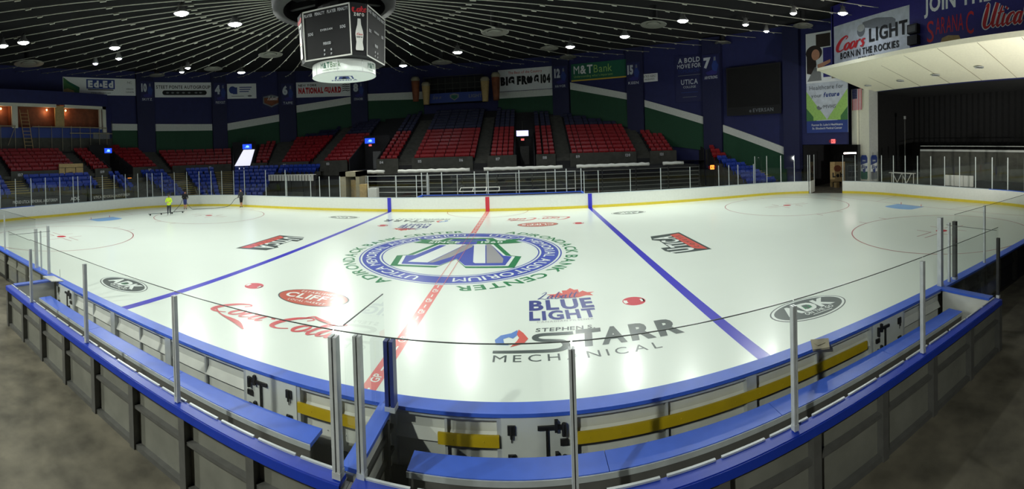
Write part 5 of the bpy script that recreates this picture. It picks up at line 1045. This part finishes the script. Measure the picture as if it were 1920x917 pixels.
b.box(34.9, 35.1, -16, 4.9, 3.75, 3.92); b.box(34.95, 35.05, -16, 4.9, 4.2, 4.25); plabel(b.build('top_edge', M['lgrey'], t), 'pale top edge rails')
t = thing('trestle_table', 'white folding trestle frame behind the right end glass', 'trestle', (33,5.5,0))
b = MB(); b.box(32.7, 33.3, 4.2, 6.9, 1.75, 1.82); b.build('top', M['white'], t)
for y in (4.5, 5.6): b = MB(); b.beam((33,y,0), (33,y+1.1,1.75), .05, .05); b.build('leg', M['white'], t); b = MB(); b.beam((33,y+1.1,0), (33,y,1.75), .05, .05); b.build('leg', M['white'], t)
for y in (4.25, 5.5, 6.8): b = MB(); b.beam((33,y,0), (33,y,1.75), .05, .05); b.build('leg', M['white'], t)
t = thing('white_cart', 'white slatted panel cart behind the right end glass', 'cart', (33.2,-.3,0)); 
for k in range(3): b = MB(); b.box(33.1, 33.3, .95-(k+1)*.9+.03, .95-k*.9-.03, .9, 1.8); b.build('panel', M['white'], t)
b = MB(); b.box(33.1, 33.3, -1.8, 1.0, .6, .9)
for y in (-1.6, .8): b.box(33.15, 33.25, y-.05, y+.05, -.03, .6)
b.build('base', M['alumd'], t)
t = thing('stage_pole', 'slim grey pole with cap standing on the stage', 'pole', (36,7.6,1.3)); b = MB(); b.tube([(36,7.6,1.3),(36,7.6,7.0)], .06, 8); b.build('pole', M['alumd'], t); b = MB(); b.lathe([(.01,0),(.13,0),(.13,.3),(.01,.3)], (36,7.6,6.9), 10); b.build('head', M['grey'], t); b = MB(); b.lathe([(.01,.0),(.4,0),(.4,.05),(.01,.06)], (36,7.6,1.3), 12); b.build('base', M['alumd'], t)
# ------------------------------------------------------------------ scoreboard
SBX, SBY = BC[0]+.42, BC[1]; A_, WF, CH = 1.78, 1.27, 0
sb = thing('scoreboard', 'eight sided hanging scoreboard with white drum above centre ice', 'scoreboard', (SBX,SBY,8.3))
def oct_pts(a, w_): return [(-w_,-a),(w_,-a),(a,-w_),(a,w_),(w_,a),(-w_,a),(-a,w_),(-a,-w_)]
b = MB(); P0 = [(SBX+x, SBY+y, 8.95) for x, y in oct_pts(A_-.12,WF-.1)]; P1 = [(SBX+x, SBY+y, 11.22) for x, y in oct_pts(A_-.02,WF+.02)]
b.add(P0+P1, [tuple(range(8))[::-1], tuple(range(8,16))]+[(i,(i+1) % 8,8+(i+1) % 8,8+i) for i in range(8)]); b.build('body', M['bblack'], sb)
b = MB(); b.lathe([(.01,11.2),(1.3,11.2),(1.3,12.4),(.01,12.4)], (SBX,SBY,0), 20)
b.build('hanger', M['ring'], sb)
for k in range(4):
    ro = k*pi/2; c_, s_ = cos(ro), sin(ro)
    def fn(x, y, l, c_=c_, s_=s_):
        yy = -(A_-.11+.1*(y/2.4))-.012*l; return (SBX+x*c_-yy*s_, SBY+x*s_+yy*c_, 8.95+y*.95)
    nm = ['facing the near benches','facing the stage','facing the far stand','facing the left end'][k]
    b = MB()
    for x0, x1, y0, y1 in ((-1.2,1.2,.0,.07),(-1.2,1.2,2.33,2.4),(-1.2,-1.14,0,2.4),(1.14,1.2,0,2.4)): poly(b, fn, [(x0,y0),(x1,y0),(x1,y1),(x0,y1)], 0, 2)
    text(b, fn, 'PLAYER', -1.1, 2.1, .14, 1, .03, layer=2, width=.42); text(b, fn, 'PENALTY', -.55, 2.1, .14, 1, .03, layer=2, width=.5); text(b, fn, 'PLAYER', .08, 2.1, .14, 1, .03, layer=2, width=.44); text(b, fn, 'PENALTY', .6, 2.1, .14, 1, .03, layer=2, width=.5)
    text(b, fn, 'SOG', -.95, 1.2, .13, 1, .03, layer=2, width=.26); text(b, fn, 'SOG', .68, 1.3, .13, 1, .03, layer=2, width=.26); text(b, fn, 'EVERSAN', 0, 1.32, .09, 1, .03, align='C', layer=2, width=.6); text(b, fn, 'PERIOD', 0, .66, .12, 1, .03, align='C', layer=2, width=.38)
    for x in (-.18, .16):
        text(b, fn, '8', x, .36, .09, 1, .04, layer=2); text(b, fn, 'P', x, .16, .09, 1, .04, layer=2)
    plabel(b.build('panel_print', [M['white'], M['dot']], sb), 'score panel with white frame '+nm)
    # chamfer panel between the big faces
    ca, sa = cos(ro+pi/4), sin(ro+pi/4); rad = (A_+WF)/sqrt(2)-.1
    def fc(x, y, l, ca=ca, sa=sa):
        yy = -(rad+.06*(y/2.4))-.012*l; return (SBX+x*ca-yy*sa, SBY+x*sa+yy*ca, 8.95+y*.95)
    b = MB(); script_text(b, fc, 'Coke', -.34, 1.98, .36, 0, 1.7, .2, 2, width=.68); text(b, fc, 'zero', 0, 1.8, .2, 1, .03, align='C', layer=2, width=.5)
    npoly(b, fc, [(-.17,.22),(.17,.22),(.19,.3),(.15,.6),(.19,.95),(.17,1.12),(.09,1.4),(.07,1.68),(-.07,1.68),(-.09,1.4),(-.17,1.12),(-.19,.95),(-.15,.6),(-.19,.3)], 1, 2); script_text(b, fc, 'Coca', -.14, .92, .1, 0, 1.2, .2, 3, width=.28); text(b, fc, 'zero', 0, .8, .09, 2, .02, align='C', layer=3)
    plabel(b.build('bottle_print', [M['bred'], M['white'], M['bblack']], sb), 'narrow corner panel with white bottle')
b = MB(); b.lathe([(1.53,8.35),(1.53,8.92),(1.3,8.95)], (SBX,SBY,0), 48); b.build('drum_side', M['drumw'], sb, True)
b = MB(); b.disc((SBX,SBY), 1.53, 8.35, 48); b.f[-1] = b.f[-1][::-1]; b.build('drum_face', M['drumw'], sb)
b = MB(); b.lathe([(1.54,8.34),(1.555,8.36),(1.54,8.38)], (SBX,SBY,0), 48)
for k in range(8): a = 2*pi*(k+.3)/8; b.box(SBX+1.535*cos(a)-.012, SBX+1.535*cos(a)+.012, SBY+1.535*sin(a)-.012, SBY+1.535*sin(a)+.012, 8.36, 8.92)
b.build('drum_trim', M['alum'], sb)
b = MB(); 
for k in range(8):
    a0 = 2*pi*k/8-1.9
    fd = lambda x, y, l: (SBX+(1.537+.006*l)*cos(a0+x/1.54), SBY+(1.537+.006*l)*sin(a0+x/1.54), 8.36+y)
    if k % 2 == 0: text(b, fd, 'M&T', 0, .22, .24, 0, .03, layer=1, width=.5); text(b, fd, 'Bank', .54, .22, .24, 1, 0, layer=1, width=.48); text(b, fd, "Understanding what's important", .05, .1, .06, 1, 0, layer=1, width=.9)
b.build('drum_print', [M['bgreen'], M['greenish']], sb)
fu = lambda x, y, l: (SBX+.1+x*cos(-.4)+y*sin(-.4)*-1, SBY-.15+x*sin(-.4)*1+y*cos(-.4)*1, 8.345-.004*l)
b = MB(); fz = lambda x, y, l: (SBX+x*.92+y*.38, SBY-x*.0+(-x*-.38)*1.0-y*.92*-1 if False else SBY+x*.38-y*.92, 8.343-.003*l)
npoly(b, fz, [(-.48,-.35),(-.4,.4),(.4,.4),(.48,-.35),(.4,-.42),(-.4,-.42)], 0, 1); npoly(b, fz, [(-.4,-.3),(-.33,.34),(.33,.34),(.4,-.3),(.34,-.36),(-.34,-.36)], 1, 2)
npoly(b, fz, [(-.3,-.3),(-.14,-.3),(-.1,-.02),(.1,-.02),(.14,-.3),(.3,-.3),(.22,.32),(.06,.32),(.08,.1),(-.08,.1),(-.06,.32),(-.22,.32)], 0, 3); text(b, fz, 'HONDA', 0, -.78, .24, 0, .04, align='C', layer=1, width=1.3); b.build('underside_print', [M['bblue'], M['drumw']], sb)
# ------------------------------------------------------------------ floodlights and vents
fl_lab = {0:'bright floodlight at the upper left under the roof',1:'bright floodlight between upper left light and scoreboard',2:'large floodlight high at the far left',3:'floodlight cut by the left picture edge',4:'floodlight midway between far left and upper left',5:'violet tinted small floodlight above the left banner',6:'small floodlight just right of the violet one',7:'floodlight above the small white letter banner',8:'paired small floodlight above the auto banner',9:'small floodlight left of a round ceiling vent',10:'dazzling floodlight right of the scoreboard drum',11:'dazzling floodlight above the press box',12:'floodlight above the frog banner',13:'floodlight above the green bank banner',14:'floodlight above the college banner',15:'small floodlight above the dark display board',16:'small floodlight nearest the healthcare banner',17:'floodlight high beside the healthcare banner',18:'floodlight above the silver beer banner',19:'floodlight hidden behind the scoreboard drum',20:'floodlight over the near right part of the rink',21:'floodlight over the near left part of the rink',22:'floodlight over the ice right of the scoreboard',23:'floodlight over the near left walkway',24:'floodlight over the near walkway'}
for i, (x, y, z, k) in enumerate(FLOODS):
    t = thing('arena_floodlight', fl_lab[i], 'floodlight', (x,y,z), 'floodlights under the roof'); rs = .36 if k != 's' else .22
    b = MB(); b.lathe([(.06,.55),(.14,.5),(.18,.3),(rs+.06,.02),(rs+.03,-.02),(rs-.02,.04),(.1,.3)], (x,y,z), 16); b.build('housing', M['housing'], t, True)
    b = MB(); b.lathe([(.01,-.1),(rs*.6,-.07),(rs,.02)], (x,y,z), 16); b.build('lens', M['lensp'] if i == 5 else M['lens'], t, True)
    b = MB(); rr = hypot(x-BC[0], y-BC[1]); b.tube([(x,y,z+.5),(x,y,max(z+.55, roof_z(rr)+.3))], .03, 6); b.box(x-.3, x+.3, y-.03, y+.03, z+.5, z+.56); b.build('bracket', M['alumd'], t)
    ld = bpy.data.lights.new('flood_beam', 'SPOT'); ld.energy = FLOOD_W*{'s':.5,'b':.85,'r':1.0,'x':1.8,'n':4.3,'m':.6}[k]*4; ld.spot_size = radians(125 if k != 'n' else 98); ld.spot_blend = .55; ld.shadow_soft_size = .22; ld.color = LAMP_COL
    lo = bpy.data.objects.new('flood_beam', ld); COL.objects.link(lo); lo.location = (x,y,z-.14)
    tx, ty = (x*.55, y*.45) if k != 'n' else (x+2.5, -14.0); dv_ = Vector((tx-x, ty-y, -z)); lo.rotation_euler = dv_.to_track_quat('-Z', 'Y').to_euler()
    lo.parent = t; lo.matrix_parent_inverse = Matrix.Translation(-t.location)
for i, ((x, y, r_), lab) in enumerate(zip([(-15.3,8.2,.95),(-32.5,-3.9,1.4),(-23.9,11.0,.9),(-4.9,21.8,1.0),(1.2,9.8,.95),(5.3,17.9,.8),(12.3,10.3,.95),(7.8,26.5,.9),(24.0,22.5,.9),(26.4,11.4,.9),(-33.5,12.0,.9)], ['left of the scoreboard','high at the far left','above the small letter banner','above the press box left part','right of the scoreboard','above banner numbered twelve','above the college banner','above the bank banner','above the dark display board','above the healthcare banner','above banner numbered ten'])):
    rr = hypot(x-BC[0], y-BC[1]); z = roof_z(rr)-.1; t = thing('ceiling_vent', 'round grey ceiling vent '+lab, 'vent', (x,y,z)); b = MB()
    b.lathe([(r_*.3,.25),(r_*.7,.12),(r_,.0),(r_*.97,-.05),(r_*.6,.04),(r_*.3,.1)], (x,y,z), 24); b.build('flared_ring', M['vent'], t, True); b = MB(); b.lathe([(.01,-.03),(r_*.45,-.03),(r_*.55,.03),(.01,.05)], (x,y,z), 20); b.build('cone', M['vent'], t, True); b = MB(); b.lathe([(r_*.3,.2),(r_*.3,1.3)], (x,y,z), 16); b.build('duct', M['ring'], t)
t = thing('wall_sign', 'dark low sign wall with white lettering behind left end glass', 'sign', (-32.0,.5,0)); b = MB(); b.box(-32.1, -32.0, -8, 7.2, -.03, 1.75); b.build('panel', M['bblack'], t)
fn = lambda x, y, l: (-31.995+.004*l, x, y); b = MB(); text(b, fn, 'PROUD UTICA MEMORIAL AUDITORIUM', -6.0, 1.25, .26, 0, .02, layer=1, width=4.4); text(b, fn, 'ADK', -.25, 1.22, .3, 0, .02, layer=1, width=1.0); text(b, fn, 'UTICA MEMORIAL AUDITORIUM', 2.3, 1.22, .26, 0, .02, layer=1, width=4.3); b.build('lettering', M['white'], t)
# ------------------------------------------------------------------ people and hose
def person(label, loc, rot, joints, radii, bands, hood=None):
    """joints: name -> (x, y, z); one continuous skinned body, coloured by height bands"""
    bones = [('pelvis','chest'),('chest','neck'),('neck','chin'),('chin','head'),('head','crown')]
    for s in 'LR':
        bones += [('chest','sh'+s),('sh'+s,'el'+s),('el'+s,'wr'+s),('wr'+s,'pa'+s),('pelvis','hip'+s),('hip'+s,'kn'+s),('kn'+s,'an'+s),('an'+s,'toe'+s)]
    J = dict(joints); R_ = dict(radii)
    for s in 'LR':
        pa, wr = Vector(J['pa'+s]), Vector(J['wr'+s]); d = (pa-wr).normalized(); side = d.cross(Vector((0,1,0))); side = side.normalized() if side.length > .1 else Vector((1,0,0)); dn = side.cross(d)
        for k in range(4):
            base = pa+side*(-.03+.02*k)+d*.01; l = (.065,.078,.072,.055)[k]
            J['f%d%s' % (k,s)] = tuple(base+d*l*.55); J['g%d%s' % (k,s)] = tuple(base+d*l*.8+dn*l*.45); R_['f%d%s' % (k,s)] = .0095; R_['g%d%s' % (k,s)] = .008; bones += [('pa'+s,'f%d%s' % (k,s)),('f%d%s' % (k,s),'g%d%s' % (k,s))]
        J['t0'+s] = tuple(wr+d*.035+side*-.045); J['t1'+s] = tuple(wr+d*.075+side*-.06+dn*.02); R_['t0'+s] = .012; R_['t1'+s] = .009; bones += [('wr'+s,'t0'+s),('t0'+s,'t1'+s)]
    names = list(J); me = bpy.data.meshes.new('person'); me.from_pydata([J[n] for n in names], [(names.index(a), names.index(b)) for a, b in bones], []); me.update()
    o = bpy.data.objects.new('person', me); COL.objects.link(o); sk = o.modifiers.new('skin', 'SKIN'); sk.use_smooth_shade = True
    if not me.skin_vertices: 
        with bpy.context.temp_override(object=o, active_object=o): bpy.ops.mesh.customdata_skin_add()
    for i, n_ in enumerate(names):
        r_ = R_[n_]; me.skin_vertices[0].data[i].radius = r_ if isinstance(r_, tuple) else (r_, r_)
        me.skin_vertices[0].data[i].use_root = n_ == 'pelvis'
    su = o.modifiers.new('sub', 'SUBSURF'); su.levels = 1; su.render_levels = 1
    dg = bpy.context.evaluated_depsgraph_get(); m2 = bpy.data.meshes.new_from_object(o.evaluated_get(dg)); o.modifiers.clear(); o.data = m2
    mats = []
    for test, m in bands: mats.append(m)
    m2.materials.clear()
    for m in mats: m2.materials.append(m)
    for p in m2.polygons:
        c_ = p.center
        for i, (test, m) in enumerate(bands):
            if test(c_, J): p.material_index = i; break
        p.use_smooth = True
    o.location = loc; o.rotation_euler = (0,0,rot); tag(o, label, 'person'); return o, J
RAD = {'pelvis':(.18,.14),'chest':(.2,.14),'neck':.065,'chin':.075,'head':(.085,.1),'crown':.06}
for s in 'LR': RAD.update({'sh'+s:.085,'el'+s:.06,'wr'+s:.035,'pa'+s:(.042,.02),'hip'+s:.115,'kn'+s:.075,'an'+s:.042,'toe'+s:.04})
def pose(arms, lean=0, spread=.1):
    J = {'pelvis':(0,0,.95),'chest':(0,-lean*.5,1.32),'neck':(0,-lean*.8,1.5),'chin':(0,-lean-.02,1.57),'head':(0,-lean-.02,1.66),'crown':(0,-lean,1.73)}
    for s, x in (('L',1),('R',-1)):
        J['sh'+s] = (x*.19,-lean*.6,1.42); J['hip'+s] = (x*.09,0,.88); J['kn'+s] = (x*spread,-.03,.48); J['an'+s] = (x*(spread+.02),.0,.08); J['toe'+s] = (x*(spread+.04),-.14,.04); J.update({k+s:v for k, v in arms[s].items()})
    return J
def near(c_, J, names, r_): return any((c_-Vector(J[n_])).length < r_ for n_ in names)
hands = lambda c_, J: near(c_, J, ['paL','paR','g1L','g1R','t1L','t1R'], .085)
A1 = {'L':{'el':(.28,-.05,1.16),'wr':(.1,-.26,1.1),'pa':(.03,-.3,1.1)},'R':{'el':(-.28,-.05,1.16),'wr':(-.12,-.28,1.16),'pa':(-.05,-.32,1.17)}}
A2 = {'L':{'el':(.27,-.12,1.12),'wr':(.22,-.34,1.0),'pa':(.2,-.42,.97)},'R':{'el':(-.27,-.12,1.12),'wr':(-.2,-.36,1.02),'pa':(-.18,-.44,.99)}}
A3 = {'L':{'el':(.26,-.02,1.14),'wr':(.22,-.2,.95),'pa':(.2,-.28,.92)},'R':{'el':(-.26,-.06,1.14),'wr':(-.22,-.3,1.0),'pa':(-.2,-.38,.98)}}
p1, J1 = person('person in lime hooded top and dark trousers standing with folded arms', (-23.95,4.9,0), radians(35), pose(A1), RAD, [(hands, M['skin']),(lambda c_, J: c_.z > 1.6 and c_.y < -.02, M['skin']),(lambda c_, J: c_.z > 1.58, M['dgrey']),(lambda c_, J: c_.z > .88 or abs(c_.x) > .25, M['lime']),(lambda c_, J: c_.z > .13, M['denim']),(lambda c_, J: True, M['lgrey'])])
p2, J2 = person('person in black jacket, blue shorts and cap with back turned', (-25.95,8.66,0), radians(-140), pose(A2, .12, .07), RAD, [(hands, M['skin']),(lambda c_, J: c_.z > 1.66, M['hair']),(lambda c_, J: c_.z > 1.5, M['skin']),(lambda c_, J: c_.z > .98 or abs(c_.x) > .22, M['blackc']),(lambda c_, J: c_.z > .5, M['bluec']),(lambda c_, J: c_.z > .13, M['skin']),(lambda c_, J: True, M['shoe'])])
p3, J3 = person('person in dark jacket and shorts holding the hose by the boards', (-22.15,12.4,0), radians(-110), pose(A3, .03, .06), RAD, [(hands, M['skin']),(lambda c_, J: c_.z > 1.66, M['hair']),(lambda c_, J: c_.z > 1.5, M['skin']),(lambda c_, J: c_.z > .98 or abs(c_.x) > .22, M['dgrey']),(lambda c_, J: c_.z > .5, M['blackc']),(lambda c_, J: c_.z > .13, M['skin']),(lambda c_, J: True, M['shoe'])])
def face(o, lean):
    b = MB(); y = -lean-.02
    for x in (-.033, .033): b.lathe([(.001,-.012),(.012,0),(.001,.012)], (x,y-.098,1.665), 6)
    b.hexa([(-.012,y-.1,1.615),(.012,y-.1,1.615),(.01,y-.09,1.65),(-.01,y-.09,1.65),(-.012,y-.122,1.617),(.012,y-.122,1.617),(.005,y-.105,1.655),(-.005,y-.105,1.655)]); b.box(-.03, .03, y-.1, y-.09, 1.585, 1.593)
    for x in (-.092, .092): b.box(x-.01, x+.01, y-.01, y+.03, 1.625, 1.69)
    q = b.build('face', M['skin'], None); q.parent = o; return q
face(p1, 0); face(p2, .12); face(p3, .03)
def cap(o, lean, m, hood=False):
    b = MB(); y = -lean; b.lathe([(.115,1.69),(.11,1.73),(.08,1.775),(.01,1.79)], (0,y,0), 14)
    if not hood: b.hexa([(-.08,y-.1,1.69),(.08,y-.1,1.69),(.06,y-.2,1.68),(-.06,y-.2,1.68),(-.08,y-.1,1.705),(.08,y-.1,1.705),(.06,y-.2,1.69),(-.06,y-.2,1.69)])
    q = b.build('cap', m, None, True); q.parent = o; return q
cap(p1, 0, M['dgrey']); cap(p2, .12, M['blackc']); cap(p3, .03, M['blackc'])
bpy.context.view_layer.update()
h3 = p3.matrix_world @ Vector(J3['paR']); h2 = p2.matrix_world @ Vector(J2['paL'])
b = MB(); hp = [(h3.x, h3.y, h3.z), (h3.x-.5, h3.y-.25, .8), (h3.x-.9, h3.y-.5, .25), (h3.x-1.3, h3.y-.8, .04), (-24.2,10.6,.03), (-25.0,9.6,.03), (-25.4,9.1,.03), (-25.7,8.9,.35), (h2.x,h2.y,h2.z), (h2.x-.1,h2.y-.3,.5), (-26.2,7.6,.04), (-25.4,6.7,.03), (-24.9,5.9,.03), (-24.6,5.6,.12)]
hq = [(x,y,z) for x, y, z in cat_rom(hp, 6)]; b.tube([(x,y,max(z,.03)) for x, y, z in hq], .025, 6); tag(b.build('water_hose', M['hose'], smooth=True), 'grey water hose looping over the ice between the workers', 'hose')
t = thing('spray_boom', 'long wheeled spray boom on the ice by the lime worker', 'boom', (-24.6,5.6,0)); b = MB(); b.tube([(-25.3,3.7,.14),(-24.2,6.9,.14)], .03, 6); b.build('bar', M['hose'], t)
b = MB(); b.tube([(-24.6,5.5,.14),(-24.1,5.1,1.0)], .018, 6); b.build('handle', M['alumd'], t)
for u in (.05, .35, .65, .95): x, y = -25.3+1.1*u, 3.7+3.2*u; b = MB(); b.tube([(x-.03,y+.02,.07),(x+.03,y-.02,.07)], .07, 10); b.build('wheel', M['black'], t)

# added fill lamp on a stand, out of view, to brighten the canopy soffit
t = thing('added_fill_lamp', 'added fill lamp on a stand beyond the near right corner', 'lamp', (23.0,-16.0,0)); b = MB(); b.tube([(23,-16,.6),(23,-16,2.1)], .025, 8); b.build('pole', M['alumd'], t)
for k in range(3): a = 2*pi*k/3; b = MB(); b.tube([(23,-16,.75),(23+.5*cos(a),-16+.5*sin(a),-.02)], .02, 6); b.build('leg', M['alumd'], t)
d = Vector((29.3-23,-1.0+16,10.2-2.25)).normalized(); c0 = Vector((23,-16,2.25)); b = MB(); b.tube([c0-d*.18, c0-d*.1, c0+d*.08], [.1,.16,.2], 14); b.build('housing', M['housing'], t, True); b = MB(); b.tube([c0+d*.081, c0+d*.09], [.18,.17], 14); b.build('lens', M['lens'], t)
ld = bpy.data.lights.new('added_fill_beam', 'SPOT'); ld.energy = CANOPY_FILL_W; ld.spot_size = radians(85); ld.spot_blend = .7; ld.shadow_soft_size = .15; ld.color = (1,.98,.9); lo = bpy.data.objects.new('added_fill_beam', ld); COL.objects.link(lo); lo.location = c0+d*.2; lo.rotation_euler = d.to_track_quat('-Z', 'Y').to_euler(); lo.parent = t; lo.matrix_parent_inverse = Matrix.Translation(-t.location)
